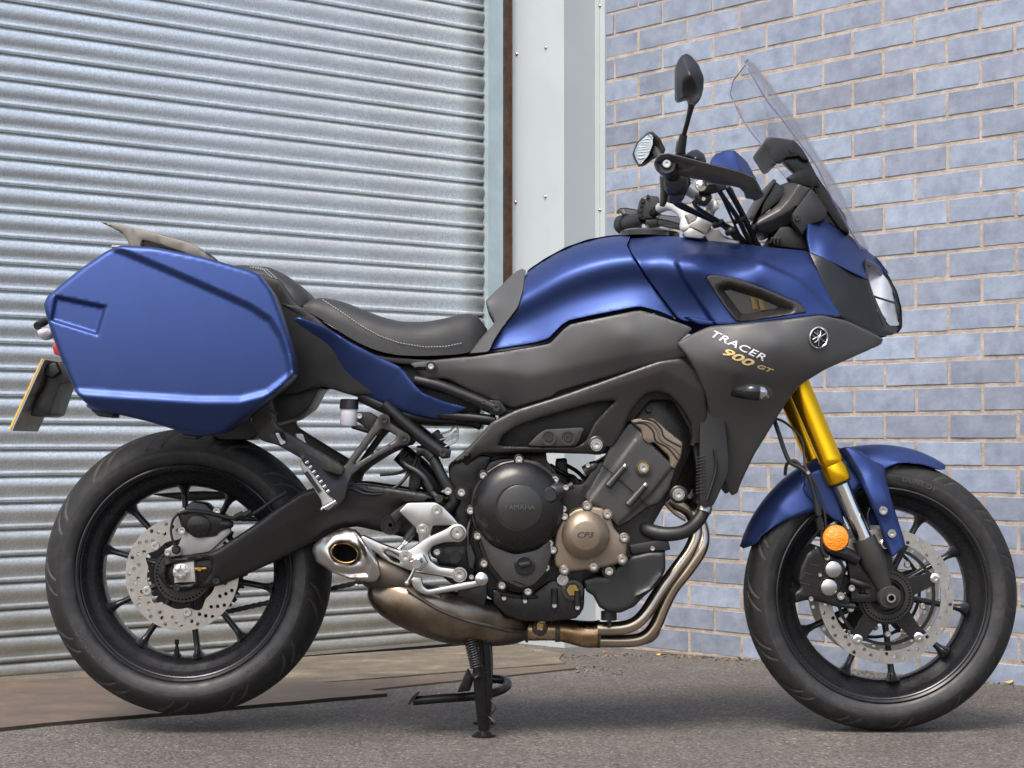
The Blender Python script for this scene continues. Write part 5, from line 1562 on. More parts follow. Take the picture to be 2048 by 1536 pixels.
# right hand controls (near side)
rs = plate('switch_box', [(1334, 350), (1350, 344), (1375, 348), (1384, 362), (1374, 384), (1366, 400), (1345, 396), (1334, 375)], 0.32, 'plastic', bike, 0.06, er=5)
tube('throttle_housing', [(1352, 370, 0.30), (1352, 366, 0.34), (1351, 360, 0.375)], [25, 25, 22], 'hose', rs, segs=28)
disc('housing_ring', 1351, 360, 0.376, [(0, 0), (22, 0), (22, 3), (19, 5), (0, 5)], 'hose', rs)
plate('housing_foot', [(1338, 388), (1370, 384), (1368, 398), (1356, 402), (1340, 398)], 0.34, 'hose', rs, 0.03, er=3)
bolt(1384, 363, 0.33, 4, rs)
tube('handlebar_grip', [(1346, 350, 0.37), (1338, 336, 0.42), (1334, 330, 0.44)], [16, 17, 17], 'hose', bike, segs=20)
mc = tube('front_master_cylinder', [(1398, 374, 0.32), (1424, 375, 0.32), (1446, 372, 0.30)], [12, 13, 9], 'gloss', bike, segs=18)
disc('cylinder_end', 1402, 372, 0.345, [(0, 0), (11, 0), (11, 3), (9, 4), (7, 4), (6, 8), (0, 9)], 'chrome', mc)
plate('brake_switch', [(1390, 386), (1422, 384), (1424, 398), (1414, 410), (1394, 408)], 0.31, 'black', mc, 0.03, er=3, rnd=1)
bolt(1407, 398, 0.312, 4, mc)
res_f = panel('fluid_reservoir', [(1369, 318), (1373, 307), (1384, 300), (1396, 299), (1408, 308), (1413, 322), (1410, 328), (1372, 326)], [(1370, 320, .34), (1390, 301, .335), (1412, 322, .34), (1392, 314, .365), (1392, 326, .36)], 'gloss', bike, thick=0.05, er=4, step=5)
plate('brake_lever_mount', [(1320, 350), (1334, 348), (1336, 400), (1330, 412), (1320, 410), (1322, 380)], 0.26, 'black', bike, 0.02, er=3)
HGD = 0.445
hg = panel('hand_guard', [(1309, 326), (1312, 316), (1321, 308), (1335, 306), (1353, 310), (1388, 319), (1422, 328), (1453, 335), (1482, 343), (1508, 354), (1515, 363), (1529, 391), (1512, 400), (1508, 396), (1494, 394), (1490, 381), (1482, 373), (1466, 369), (1430, 363), (1388, 354), (1367, 349), (1346, 345), (1335, 350), (1325, 348), (1314, 338)],
           [(1309, 328, HGD), (1340, 328, HGD), (1400, 340, HGD - .005), (1450, 348, HGD - .020), (1492, 365, HGD - .050), (1525, 392, HGD - .085)], 'grey', bike, thick=0.024, er=4, step=5, rnd=2, cut=0.12,
           feats=[('dent', [(1319, 320), (1333, 313), (1350, 317), (1390, 332), (1378, 340), (1346, 338), (1334, 343), (1322, 338)], -0.006, 3), ('fold', [(1372, 336), (1440, 352), (1500, 376)], -0.0007, 2)])
disc('bar_end', 1333, 328, HGD - 0.004, [(0, 0), (11, 0), (11, 3), (10, 4), (0, 4)], 'gloss', hg)
bolt(1333, 328, HGD - 0.0005, 8.5, hg)
gs = panel('guard_shield', [(1420, 325), (1424, 316), (1432, 307), (1453, 301), (1469, 301), (1482, 312), (1495, 325), (1508, 350), (1513, 358), (1482, 343), (1424, 328)],
      [(1420, 324, HGD - .030), (1445, 303, HGD - .060), (1469, 301, HGD - .060), (1480, 340, HGD - .030), (1440, 325, HGD - .030)], 'blue', hg, thick=0.006, er=2, step=5, rnd=1, cut=0.06, feats=[('fold', [(1484, 350), (1474, 318), (1466, 292)], -0.0022, 1.5)])
far_hg = mirrored(hg, 'hand_guard', bike)
for v in far_hg.data.vertices:
    v.co.x -= 0.03
# near mirror: seen from the side and behind its shell
mirr = panel('rear_view_mirror', [(1352, 134), (1356, 120), (1363, 111), (1373, 107), (1382, 111), (1398, 130), (1408, 155), (1407, 178), (1402, 196), (1388, 211), (1380, 210), (1377, 195), (1357, 200), (1352, 194)],
             [(1352, 134, .40), (1354, 190, .40), (1373, 110, .41), (1380, 150, .445), (1400, 170, .425), (1385, 205, .42), (1366, 160, .43)], 'plastic', bike, thick=0.035, er=3, step=4, rnd=1, cut=0.1,
             feats=[('fold', [(1404, 196), (1388, 160), (1368, 128), (1360, 105)], -0.0012, 1.5), ('fold', [(1366, 118), (1364, 160), (1366, 210)], -0.0010, 1.5)])
tube('mirror_arm', [(1384, 206, .42), (1377, 236, .40), (1366, 276, .37)], [7, 5, 5], 'plastic', mirr)
tube('mirror_base', [(1367, 270, .372), (1361, 304, .36)], [8, 10], 'plastic', mirr)
plate('mirror_foot', [(1352, 300), (1356, 276), (1352, 312), (1372, 316), (1372, 302)], 0.36, 'plastic', mirr, 0.03)
lm = panel('rear_view_mirror', [(1265, 306), (1274, 284), (1296, 264), (1306, 263), (1320, 276), (1331, 298), (1328, 308), (1308, 316), (1290, 330), (1278, 332), (1270, 320)],
           [(1266, 306, -.468), (1296, 264, -.410), (1310, 275, -.385), (1328, 300, -.37), (1280, 330, -.445)], 'plastic', bike, thick=0.02, er=3, step=6)
panel('mirror_glass', [(1268, 306), (1276, 286), (1297, 267), (1306, 272), (1305, 290), (1296, 312), (1282, 328), (1277, 328)], [(1268, 306, -.462), (1297, 268, -.405), (1304, 290, -.380), (1280, 326, -.440)], 'mirror', lm, thick=0.003, er=0.5, step=6)
tube('mirror_arm', [(1312, 300, -.40), (1322, 318, -.37), (1332, 345, -.34), (1334, 400, -.28)], [11, 8, 5, 5], 'plastic', lm)

# ------------------------------------------------------------------ cables from the bars to the headstock
cabs = [
    ([(1336, 400, .26), (1360, 408, .20), (1388, 423, .15), (1435, 445, .10), (1462, 460, .07), (1486, 490, .05)], 5.0),
    ([(1388, 405, .29), (1398, 418, .22), (1440, 444, .12), (1470, 462, .08), (1496, 492, .05)], 4.5),
    ([(1440, 384, .29), (1452, 402, .24), (1477, 439, .12), (1490, 466, .08), (1504, 494, .05)], 5.0),
    ([(1453, 371, .27), (1466, 394, .22), (1482, 423, .13), (1498, 456, .08), (1516, 494, .05)], 6.0),
    ([(1446, 398, .26), (1456, 420, .20), (1468, 446, .12), (1480, 472, .07), (1490, 494, .05)], 2.6),
    ([(1330, 452, -.22), (1380, 458, -.14), (1430, 468, -.06), (1480, 488, 0)], 3.2),
    ([(1344, 398, .28), (1356, 412, .2), (1410, 436, .12), (1450, 456, .08), (1478, 488, .05)], 3.5),
    ([(1462, 376, .25), (1474, 402, .2), (1486, 430, .13), (1502, 462, .08), (1522, 494, .05)], 2.6)]
for c, r in cabs:
    tube('control_cable', c, r, 'hose', bike)
for (x, y) in ((1436, 447), (1480, 438), (1462, 462)):
    tube('cable_clip', [(x - 9, y + 5, .118), (x, y, .125), (x + 9, y - 4, .118)], [6, 8, 6], 'hose', bike, segs=8)
tube('instrument_stay', [(1500, 492, 0.05), (1515, 440, 0.05), (1540, 430, 0.05)], 6, 'plastic', bike)
# ------------------------------------------------------------------ frame, subframe
MAT['soot'] = M('sooty_steel', (0.010, 0.009, 0.008), 0.8, vary=0.2)
frame = panel('main_frame', [(896, 930), (925, 905), (954, 877), (984, 843), (1033, 819), (1108, 796), (1200, 764), (1317, 722), (1362, 716), (1396, 740), (1413, 780), (1414, 840), (1411, 890), (1400, 940), (1380, 985), (1364, 1003), (1350, 1004), (1338, 994), (1340, 980), (1356, 960), (1374, 913), (1385, 878), (1383, 848), (1362, 813), (1338, 789), (1310, 783), (1290, 790), (1262, 822), (1246, 863), (1226, 895), (1212, 907), (1195, 910), (1176, 908), (1100, 906), (1025, 906), (962, 909), (940, 925), (920, 960), (900, 975)],
              [(900, 950, .165), (955, 890, .178), (1035, 850, .185), (1200, 785, .195), (1320, 750, .205), (1390, 790, .195), (1400, 880, .185), (1360, 990, .180), (1195, 890, .195), (1050, 898, .185), (1250, 840, .195)],
              'frame', bike, thick=0.035, er=6, step=6.5,
              holes=[[(996, 892), (1006, 872), (1030, 856), (1078, 837), (1150, 816), (1195, 804), (1232, 801), (1210, 822), (1188, 847), (1172, 882), (1152, 893), (1100, 894)]],
              feats=[('fold', [(960, 895), (1033, 840), (1108, 815), (1230, 772), (1330, 740), (1400, 780)], -0.00035, 5), ('fold', [(950, 915), (1030, 897), (1180, 895)], -0.0004, 4)], mirror=True)
fp = plate('frame_gusset', [(1052, 893), (1078, 866), (1092, 858), (1170, 854), (1160, 880), (1150, 894)], 0.168, 'frame', frame, 0.02, er=3)
for x in (1097, 1136):
    disc('boss', x, 876, 0.169, [(0, 0), (15, 0), (15, 3), (12, 3), (11, -3), (0, -3)], 'frame', frame)
    bolt(x, 876, 0.166, 8, frame, 'blackbolt')
for x, y, D_ in ((1193, 890, .197), (1357, 989, .186)):
    disc('engine_bolt_boss', x, y, D_ - 0.004, [(0, 0), (18, 0), (18, 5), (15, 7), (0, 7)], 'black', frame)
    disc('washer', x, y, D_ + 0.003, [(0, 0), (12, 0), (12, 3), (0, 3)], 'bolt', frame)
    bolt(x, y, D_ + 0.006, 10, frame)
plate('air_box', [(1000, 806), (1100, 776), (1240, 736), (1390, 720), (1405, 800), (1400, 980), (1380, 860), (1345, 800), (1300, 800), (1260, 850), (1180, 893), (1020, 900), (990, 890)], 0.12, 'plastic', bike, 0.24, er=3)
plate('head_cavity', [(1225, 900), (1262, 815), (1310, 780), (1345, 792), (1385, 850), (1385, 900), (1340, 1000), (1300, 1040)], 0.085, 'black', bike, 0.17, er=3)
bolt(1298, 818, 0.10, 7, frame, 'blackbolt')
plate('pivot_casting', [(900, 925), (945, 905), (985, 912), (960, 960), (945, 1010), (935, 1080), (955, 1170), (920, 1180), (880, 1150), (868, 1090), (905, 1050), (915, 1000), (898, 975)], 0.145, 'black', bike, 0.29, er=4)
sub = tube('subframe_tube', [(830, 760, .150), (880, 772, .155), (940, 795, .160), (988, 815, .165)], 12, 'black', bike, segs=16, mirror=True)
plate('tube_lug', [(975, 800), (1000, 800), (1016, 822), (1000, 832), (978, 828)], 0.172, 'black', sub, 0.02, er=3); bolt(993, 816, 0.174, 8, sub, 'blackbolt')
bolt(967, 805, 0.173, 4, sub, 'blackbolt')
sub2 = tube('subframe_strut', [(768, 808, .150), (800, 838, .152), (850, 880, .155), (884, 905, .158)], 13, 'black', bike, segs=16, mirror=True)
plate('tube_lug', [(872, 905), (884, 893), (902, 900), (900, 916), (884, 918)], 0.168, 'black', sub2, 0.02, er=3); bolt(886, 906, 0.170, 8, sub2, 'blackbolt')
tube('subframe_rear', [(768, 808, .13), (880, 828, .15), (990, 840, .155)], 10, 'black', bike, mirror=True)
tube('inner_rail', [(720, 790, .12), (820, 830, .13), (930, 838, .13), (960, 850, .13)], [14, 16, 14, 10], 'plastic', bike, mirror=True)
# passenger step bracket (open triangle) and folding step
ps = panel('passenger_step_bracket', [(600, 914), (608, 906), (682, 940), (735, 868), (754, 836), (764, 828), (778, 834), (781, 845), (800, 858), (814, 866), (820, 878), (812, 890), (798, 893), (760, 912), (722, 936), (703, 952), (690, 1000), (672, 1018), (656, 1020), (650, 1004)],
           [(605, 912, .19), (690, 945, .185), (770, 840, .165), (810, 880, .165), (665, 1012, .20)], 'frame', bike, thick=0.018, er=4, step=8,
           holes=[[(706, 930), (750, 872), (764, 858), (776, 862), (794, 872), (788, 882), (745, 906)]],
           feats=[('fold', [(685, 945), (700, 962), (690, 1010)], 0.0006, 3)], mirror=True)
for x, y in ((768, 840), (808, 877)):
    disc('boss', x, y, 0.167, [(0, 0), (12, 0), (12, 3), (9, 3), (0, 3)], 'frame', ps); bolt(x, y, 0.170, 8, ps, 'blackbolt')
stp = plate('passenger_step', [(600, 930), (603, 920), (612, 926), (640, 966), (658, 992), (668, 1000), (670, 1010), (656, 1022), (644, 1012), (642, 1000), (604, 940)], 0.235, 'castalu', bike, 0.035, er=2.5)
for k in range(7):
    t = k / 6
    tube('step_tooth', [(611 + 42 * t, 926 + 58 * t, 0.236), (617 + 42 * t, 922 + 58 * t, 0.236)], 4.0, 'chrome', stp, segs=8)
tube('step_slot', [(612, 944, 0.237), (640, 984, 0.237)], 4, 'blackbolt', stp)
tube('step_pin', [(648, 1016, .24), (672, 1002, .24)], 5, 'chrome', stp); tube('step_feeler', [(646, 1014, .24), (642, 1020, .245)], 3, 'chrome', stp)
# rear fluid reservoir
res = disc('rear_fluid_reservoir', 697, 835, 0.10, [(0, 0), (1, 0)], 'milky', bike) if False else None
c = W(697, 852, 0.12)
s = PX(0.12)
res = lathe('rear_fluid_reservoir', c, (0.03, 0, 1), [(0, 0), (15 * s, 0), (17 * s, 3 * s), (17 * s, 34 * s), (0, 34 * s)], 'milky', bike, 28)
lathe('reservoir_cap', c, (0.03, 0, 1), [(0, 34 * s), (19 * s, 34 * s), (19 * s, 38 * s), (18 * s, 52 * s), (15 * s, 54 * s), (0, 54 * s)], 'plastic', res, 28, warp=lambda r, h, a: r * (1 + 0.035 * math.sin(a * 14)) if r > 17 * s else r)
plate('reservoir_bracket', [(714, 824), (740, 824), (756, 834), (752, 852), (738, 862), (722, 848), (712, 842)], 0.115, 'plastic', res, 0.015); bolt(719, 832, 0.117, 6, res)
tube('reservoir_hose', [(704, 852, .115), (730, 860, .11), (760, 868, .10)], 5, 'hose', res)
# inner mudguard and undertail
bar_y('inner_mudguard', [(470, 790), (560, 742), (620, 768), (640, 775), (620, 815), (588, 838), (540, 850), (500, 880), (440, 880), (420, 868)], 0.085, -0.085, 'plastic', bike, er=5)
bar_y('battery_box', [(596, 618), (650, 645), (700, 676), (760, 706), (860, 722), (960, 735), (960, 830), (880, 838), (780, 815), (700, 782), (610, 740)], 0.10, -0.10, 'plastic', bike, er=4)
# shock absorber and hoses behind the frame
sh = tube('shock_absorber', [(800, 905, 0.0), (840, 940, 0.0), (880, 985, 0.0)], [20, 22, 20], 'black', bike, segs=18)
hs = tube('breather_hose', [(835, 902, .135), (855, 903, .14), (868, 920, .145), (885, 955, .15), (905, 990, .15), (908, 1005, .15), (895, 1020, .145), (888, 1030, .14)], 11, 'hose', bike, segs=16)
tube('hose_sleeve', [(852, 900, .143), (866, 915, .146)], 13, 'hose', hs, segs=16)
bh = tube('rear_brake_hose', [(812, 905, .12), (806, 918, .13), (812, 930, .14), (836, 944, .15), (852, 960, .155), (862, 982, .155), (876, 996, .16)], 6.5, 'hose', bike)
tube('hose_fitting', [(852, 962, .157), (862, 980, .157)], 7.5, 'blackbolt', bh); disc('banjo_bolt', 878, 997, .165, [(0, 0), (8, 0), (8, 6), (0, 6)], 'blackbolt', bh)
for c in ([(705, 966, .15), (740, 982, .15), (780, 980, .14), (812, 955, .13), (830, 925, .12), (836, 905, .11)], [(700, 975, .15), (735, 988, .15), (778, 984, .14), (806, 962, .13), (824, 930, .12)], [(760, 950, .1), (800, 945, .1), (830, 925, .1)]):
    tube('wiring_loom', c, 3.2, 'hose', bike)
plate('loom_connector', [(702, 964), (735, 972), (738, 984), (712, 982), (700, 974)], 0.152, 'plastic', bike, 0.02)
plate('hose_clip', [(822, 920), (838, 915), (842, 975), (828, 985), (816, 980)], 0.10, 'plastic', bike, 0.02)
pc = plate('pump_connector', [(862, 868), (876, 858), (890, 880), (878, 890)], 0.10, 'plastic', bike, 0.03)
for dy in (0, 12):
    tube('fuel_line', [(880, 868 + dy, .10), (900, 862 + dy, .10), (912, 850 + dy, .10), (914, 868 + dy, .10), (890, 882 + dy, .10)], 2.0, 'alu', pc)

# ------------------------------------------------------------------ engine
eng = panel('engine_block', [(948, 935), (1000, 915), (1060, 915), (1100, 945), (1130, 968), (1165, 968), (1190, 930), (1240, 900), (1262, 870), (1340, 930), (1345, 980), (1300, 1060), (1335, 1070), (1330, 1110), (1250, 1130), (1170, 1160), (1168, 1215), (1158, 1232), (1060, 1234), (1006, 1226), (980, 1195), (950, 1180), (938, 1100), (938, 1000)], 0.135, 'black', bike, thick=0.27, er=5, step=20)
clu_o = [(1040, 916), (1078, 922), (1106, 942), (1124, 974), (1128, 1010), (1118, 1050), (1106, 1080), (1106, 1110), (1098, 1150), (1080, 1172), (1056, 1184), (1035, 1182), (1000, 1170), (970, 1132), (952, 1072), (938, 1020), (944, 980), (966, 946), (1000, 924)]
clu = plate('clutch_cover', clu_o, 0.190, 'black', bike, 0.05, er=7)
plate('lower_cover', [(955, 1050), (985, 1090), (1030, 1108), (1075, 1098), (1100, 1075), (1104, 1110), (1092, 1146), (1068, 1172), (1040, 1178), (1006, 1162), (980, 1130), (962, 1085)], 0.198, 'frame', clu, 0.02, er=5)
s = PX(0.2)
disc('clutch_dome', 1036, 1014, 0.190, [(0, 0), (91, 0), (91, 8), (88, 14), (78, 26), (62, 34), (46, 38), (46, 38), (0, 38)], 'black', clu, 96, angle=30)
disc('dome_plate', 1040, 1015, 0.190 + 37.6 * s, [(0, 0), (44.5, 0), (44.5, 1.2), (43, 2.2), (0, 2.2)], 'blackbolt', clu, 72)
lettering('maker_lettering', 'YAMAHA', 1039, 1015, 0.190 + 40.2 * s, 62, 'grey', clu, spacing=1.05, depth=0.0010)
cl_b = [(1038, 919), (967, 951), (941, 1021), (955, 1072), (968, 1127), (1004, 1171), (1056, 1183), (1092, 1135), (1099, 1087), (1106, 1100), (1110, 959), (1126, 1018), (1129, 1033)]
for x, y in cl_b:
    disc('boss', x, y, 0.178, [(0, 0), (11, 0), (11, 10), (9, 12), (0, 12)], 'black', clu, 20)
    bolt(x, y, 0.190, 7.5, clu)
disc('oil_filler', 1049, 1130, 0.199, [(0, 0), (21, 0), (21, 2), (16, 3), (15, -2), (0, -2)], 'gloss', clu)
plate('filler_grip', [(1035, 1126), (1060, 1122), (1064, 1132), (1040, 1137)], 0.205, 'gloss', clu, 0.008, er=3)
lettering('cover_mark', 'HEIC', 1038, 1164, 0.1995, 20, 'emboss', clu, ang=12) if False else None
tube('cover_mark', [(1026, 1160, .1985), (1050, 1168, .1985)], 2, 'black', clu)
brz = plate('pickup_cover', [(1108, 1120), (1110, 1060), (1124, 1036), (1150, 1018), (1180, 1012), (1206, 1016), (1220, 1030), (1228, 1056), (1256, 1086), (1252, 1112), (1236, 1128), (1192, 1138), (1133, 1144), (1112, 1134)], 0.190, 'bronze', bike, 0.06, er=6)
disc('cover_cap', 1171, 1070, 0.190, [(0, 0), (48, 0), (48, 8), (46, 11), (30, 24), (27, 25), (0, 25)], 'bronze', brz, 72, angle=25)
lettering('engine_lettering', 'CP3', 1171, 1070, 0.190 + 25.4 * s, 32, 'emboss', brz, shear=0.3, squash=0.8)
for x, y in ((1174, 1012), (1215, 1029), (1248, 1076), (1244, 1119), (1187, 1133), (1129, 1140)):
    disc('boss', x, y, 0.180, [(0, 0), (11, 0), (11, 10), (9, 12), (0, 12)], 'bronze', brz, 20)
    bolt(x, y, 0.192, 8, brz)
plate('crankcase_top', [(930, 894), (1060, 898), (1092, 902), (1094, 922), (1110, 938), (1120, 962), (1060, 955), (950, 945)], 0.06, 'black', bike, 0.12, er=3)
plate('starter_motor', [(1112, 918), (1134, 916), (1136, 950), (1168, 962), (1160, 985), (1112, 975)], 0.02, 'plastic', bike, 0.08, er=4)
cyl = panel('cylinder_side_cover', [(1222, 885), (1258, 846), (1266, 842), (1300, 885), (1352, 936), (1338, 980), (1318, 1006), (1296, 1014), (1262, 1040), (1236, 1056), (1206, 1018), (1174, 1006), (1168, 994), (1200, 940)],
            [(1222, 885, .150), (1350, 936, .150), (1236, 1050, .160), (1170, 1000, .160)], 'frame', bike, thick=0.04, er=4, step=8, feats=[('step', [(1180, 1000), (1240, 920), (1270, 880)], 0.004, 4), ('step', [(1240, 1046), (1300, 990), (1340, 940)], -0.004, 4)])
cam_c = panel('cam_cover', [(1259, 842), (1266, 838), (1278, 836), (1306, 836), (1320, 846), (1334, 860), (1366, 885), (1364, 908), (1356, 928), (1350, 938), (1340, 934), (1338, 914), (1322, 898), (1308, 885), (1297, 888), (1285, 879), (1282, 860)], 0.158, 'bronze', bike, thick=0.05, er=4, step=10)
for L_ in ([(1268, 846), (1290, 848), (1306, 862), (1312, 882), (1336, 896), (1356, 920)], [(1284, 838), (1306, 842), (1322, 858), (1330, 876), (1362, 894)]):
    tube('cover_groove', [(x, y, 0.1575) for x, y in L_], 2.0, 'soot', cam_c)
tube('cover_lip', [(1276, 842, .1585), (1298, 844, .1585), (1314, 858, .1585), (1321, 878, .1585), (1346, 894, .1585), (1360, 908, .1585)], 2.6, 'bronze', cam_c)
disc('bolt_pad', 1287, 936, 0.162, [(0, 0), (16, 0), (16, 2), (12, 3), (0, 3)], 'frame', cyl); disc('washer', 1287, 936, 0.165, [(0, 0), (11, 0), (11, 2), (0, 2)], 'blockgold', cyl); bolt(1287, 936, 0.167, 9, cyl)
for a, b in (((1248, 934), (1216, 972)), ((1289, 972), (1256, 1010))):
    tube('cover_rib', [(*a, .166), (*b, .170)], [6.5, 8.5], 'frame', cyl, segs=16)
    tube('rib_bolt', [(a[0] + 4, a[1] - 5, .166), (*a, .166)], 5.5, 'bolt', cyl, segs=14)
tube('cover_seam', [(1205, 930, .163), (1240, 960, .166), (1275, 992, .166), (1300, 1016, .160)], 1.2, 'black', cyl)
fit = tube('coolant_fitting', [(1096, 992, .205), (1112, 984, .205), (1128, 978, .205)], [20, 19, 13], 'plastic', bike, segs=18)
disc('fitting_face', 1100, 990, 0.222, [(0, 0), (16, 0), (12, 6), (0, 6)], 'plastic', fit)
tube('fitting_screw', [(1128, 978, .208), (1146, 970, .208)], [6, 8], 'blackbolt', fit); bolt(1132, 975, .216, 6, fit)
tube('thermostat', [(1172, 944, .12), (1186, 934, .125), (1196, 930, .125)], [14, 12, 9], 'plastic', bike); bolt(1176, 931, .14, 5, eng)
for c in ([(1130, 940, .05), (1140, 962, .06), (1156, 985, .10), (1162, 1004, .12)], [(1100, 930, .05), (1130, 948, .06), (1150, 956, .08), (1166, 985, .1)], [(1120, 925, .0), (1150, 940, .02), (1172, 960, .05)]):
    tube('engine_wiring', c, 4, 'hose', bike)
sump = plate('oil_pan', [(985, 1176), (1060, 1190), (1100, 1160), (1166, 1165), (1158, 1236), (1100, 1244), (1040, 1242), (1010, 1230), (985, 1206)], 0.150, 'black', bike, 0.29, er=5)
disc('drain_bolt', 1125, 1159, 0.153, [(0, 0), (13, 0), (13, 4), (11, 6), (6, 6), (5, 2), (0, 2)], 'bolt', sump)
disc('sight_glass_ring', 1145, 1180, 0.153, [(0, 0), (22, 0), (22, 3), (19, 5), (14, 5), (13, 1), (0, 1)], 'frame', sump); disc('sight_glass', 1145, 1180, 0.155, [(0, 0), (12, 0), (12, 1.5), (0, 1.5)], 'blockgold', sump, 6)
for x, y in ((1008, 1196), (1050, 1202), (1109, 1211), (1155, 1215)):
    tube('pan_boss', [(x, y - 34, .155), (x, y - 3, .155)], 7, 'black', sump); bolt(x, y, .158, 5, sump)
box = panel('canister', [(1166, 1160), (1190, 1151), (1217, 1151), (1234, 1132), (1262, 1112), (1300, 1104), (1331, 1104), (1331, 1140), (1318, 1168), (1288, 1193), (1268, 1214), (1240, 1226), (1215, 1224), (1198, 1214), (1187, 1192), (1172, 1182)], 0.160, 'plastic', bike, thick=0.2, er=7, step=9,
            feats=[('ridge', [(1275, 1190), (1300, 1178), (1322, 1150)], 0.004, 3)])
disc('canister_washer', 1218, 1142, 0.162, [(0, 0), (14, 0), (14, 3), (0, 3)], 'plastic', box); bolt(1218, 1142, 0.166, 9, box)
tube('canister_stub', [(1218, 1222, .12), (1218, 1240, .12)], 16, 'plastic', box, segs=8); tube('canister_nipple', [(1218, 1236, .12), (1220, 1254, .12)], 4, 'plastic', box)
plate('coil_cover', [(1258, 1090), (1290, 1084), (1335, 1076), (1342, 1100), (1300, 1104), (1262, 1110)], 0.150, 'plastic', bike, 0.1, er=3); bolt(1305, 1097, .153, 5, box)
hose = tube('coolant_hose', [(1280, 1044, .10), (1296, 1060, .135), (1330, 1068, .15), (1366, 1064, .15), (1392, 1046, .14), (1408, 1022, .13), (1412, 1000, .12)], [15, 15, 14.5, 14, 13.5, 13, 13], 'hose', bike, segs=18)
tube('hose_clamp', [(1407, 1024, .132), (1411, 1012, .129)], 15, 'alu', hose, segs=18); tube('hose_pipe', [(1412, 1004, .122), (1424, 976, .11), (1432, 950, .10)], 10, 'alu', hose, segs=16)
disc('hose_flange', 1286, 1042, .12, [(0, 0), (18, 0), (18, 5), (0, 5)], 'black', hose); bolt(1294, 1030, .13, 5, hose); bolt(1300, 1022, .13, 5, hose)
tube('coolant_pipe', [(1330, 1005, .12), (1350, 1026, .12), (1372, 1040, .12)], 4, 'bronze', hose)

# ------------------------------------------------------------------ exhaust
hp = [(1195, 1257, .09), (1240, 1256, .09), (1268, 1248, .09), (1290, 1228, .085), (1316, 1188, .07), (1350, 1142, .05), (1380, 1100, .04), (1392, 1062, .03), (1380, 1024, .03), (1340, 1000, .03)]
hp2 = [(1195, 1281, .03), (1262, 1281, .03), (1292, 1272, .03), (1312, 1248, .03), (1326, 1215, .03), (1346, 1176, .03), (1376, 1138, .03), (1402, 1098, .03), (1405, 1062, .02), (1385, 1020, .02), (1345, 1000, .02)]
hp3 = [(x + (10 if i < 3 else 0), y - 3, -.05) for i, (x, y, d) in enumerate(hp2)]
ex = tube('header_pipe', hp, 13.5, 'header', bike, segs=20, n=8)
tube('header_pipe', hp2, 13.5, 'header', bike, segs=20, n=8); tube('header_pipe', hp3, 13.5, 'header', bike, segs=20, n=8)
col_ = tube('collector', [(1200, 1268, .05), (1170, 1268, .05), (1140, 1263, .05), (1110, 1259, .05), (1054, 1259, .05), (1040, 1259, .05)], [27, 27, 24, 22.5, 22.5, 23], 'heat', bike, segs=32)
for x, r in ((1196, 28), (1117, 24), (1112, 24), (1053, 25)):
    tube('weld_ring', [(x - 2, 1260 if x < 1150 else 1268, .05), (x + 3, 1260 if x < 1150 else 1268, .05)], r, 'weld', col_, segs=32)
lam = tube('oxygen_sensor', [(1080, 1254, .10), (1083, 1240, .11), (1086, 1228, .11)], [11, 8, 6], 'chrome', bike, segs=6)
disc('sensor_base', 1080, 1256, .075, [(0, 0), (16, 0), (15, 8), (12, 10), (0, 10)], 'weld', lam); tube('sensor_nut', [(1079, 1254, .108), (1081, 1246, .108)], 12, 'blockgold', lam, segs=6)
tube('sensor_lead', [(1086, 1230, .11), (1089, 1210, .12), (1086, 1198, .13), (1070, 1194, .15), (1030, 1192, .16), (1000, 1186, .16)], 4, 'hose', lam)
# muffler body: a swollen box lofted along its length, then the sleeve and the flared tip
def blob(name, st, mat, parent, sq=0.75, segs=40, angle=60):
    """loft of rounded sections: (px, py centre, d centre, half height px, half width m)"""
    P = np.array(st, float)
    n = (len(P) - 1) * 8 + 1
    Q = catmull([p for p in P], 8)
    V, F = [], []
    for i, (x, y, d, h, w) in enumerate(Q):
        t = Q[min(i + 1, len(Q) - 1)][:2] - Q[max(i - 1, 0)][:2]
        t = t / (np.hypot(*t) + 1e-9)
        nx, ny = -t[1], t[0]
        for k in range(segs):
            a = 2 * math.pi * k / segs
            c, s_ = math.cos(a), math.sin(a)
            cc, ss = math.copysign(abs(c) ** sq, c), math.copysign(abs(s_) ** sq, s_)
            V.append(tuple(W(x + nx * h * ss, y + ny * h * ss, d + w * cc)))
    m = len(Q)
    for i in range(m - 1):
        for k in range(segs):
            a, b = i * segs + k, i * segs + (k + 1) % segs
            F.append((a, b, b + segs, a + segs))
    F.append(tuple(range(segs - 1, -1, -1))); F.append(tuple(range((m - 1) * segs, m * segs)))
    return obj(name, V, F, mat, parent, angle=angle)
muf = blob('muffler', [(1056, 1259, .05, 20, .024), (1036, 1256, .05, 32, .055), (1000, 1250, .05, 43, .10), (950, 1242, .06, 51, .13), (900, 1234, .07, 53, .14), (850, 1219, .085, 52, .135), (800, 1202, .10, 46, .115), (768, 1184, .115, 38, .085), (752, 1166, .125, 22, .05)], 'muffler', bike, sq=0.62)
tube('weld_seam', [(1050, 1262, .085), (1020, 1262, .136), (980, 1252, .178), (930, 1240, .201), (880, 1220, .2175), (840, 1196, .2225), (815, 1178, .220)], 4, 'weld', muf)
tube('shield_mount', [(800, 1186, .20), (794, 1206, .20)], 7, 'weld', muf, flat=0.6); tube('shield_mount', [(888, 1190, .205), (883, 1204, .205)], 7, 'weld', muf, flat=0.6)
tube('mount_tab', [(756, 1194, .175), (770, 1200, .185), (784, 1194, .19)], 5, 'weld', muf)
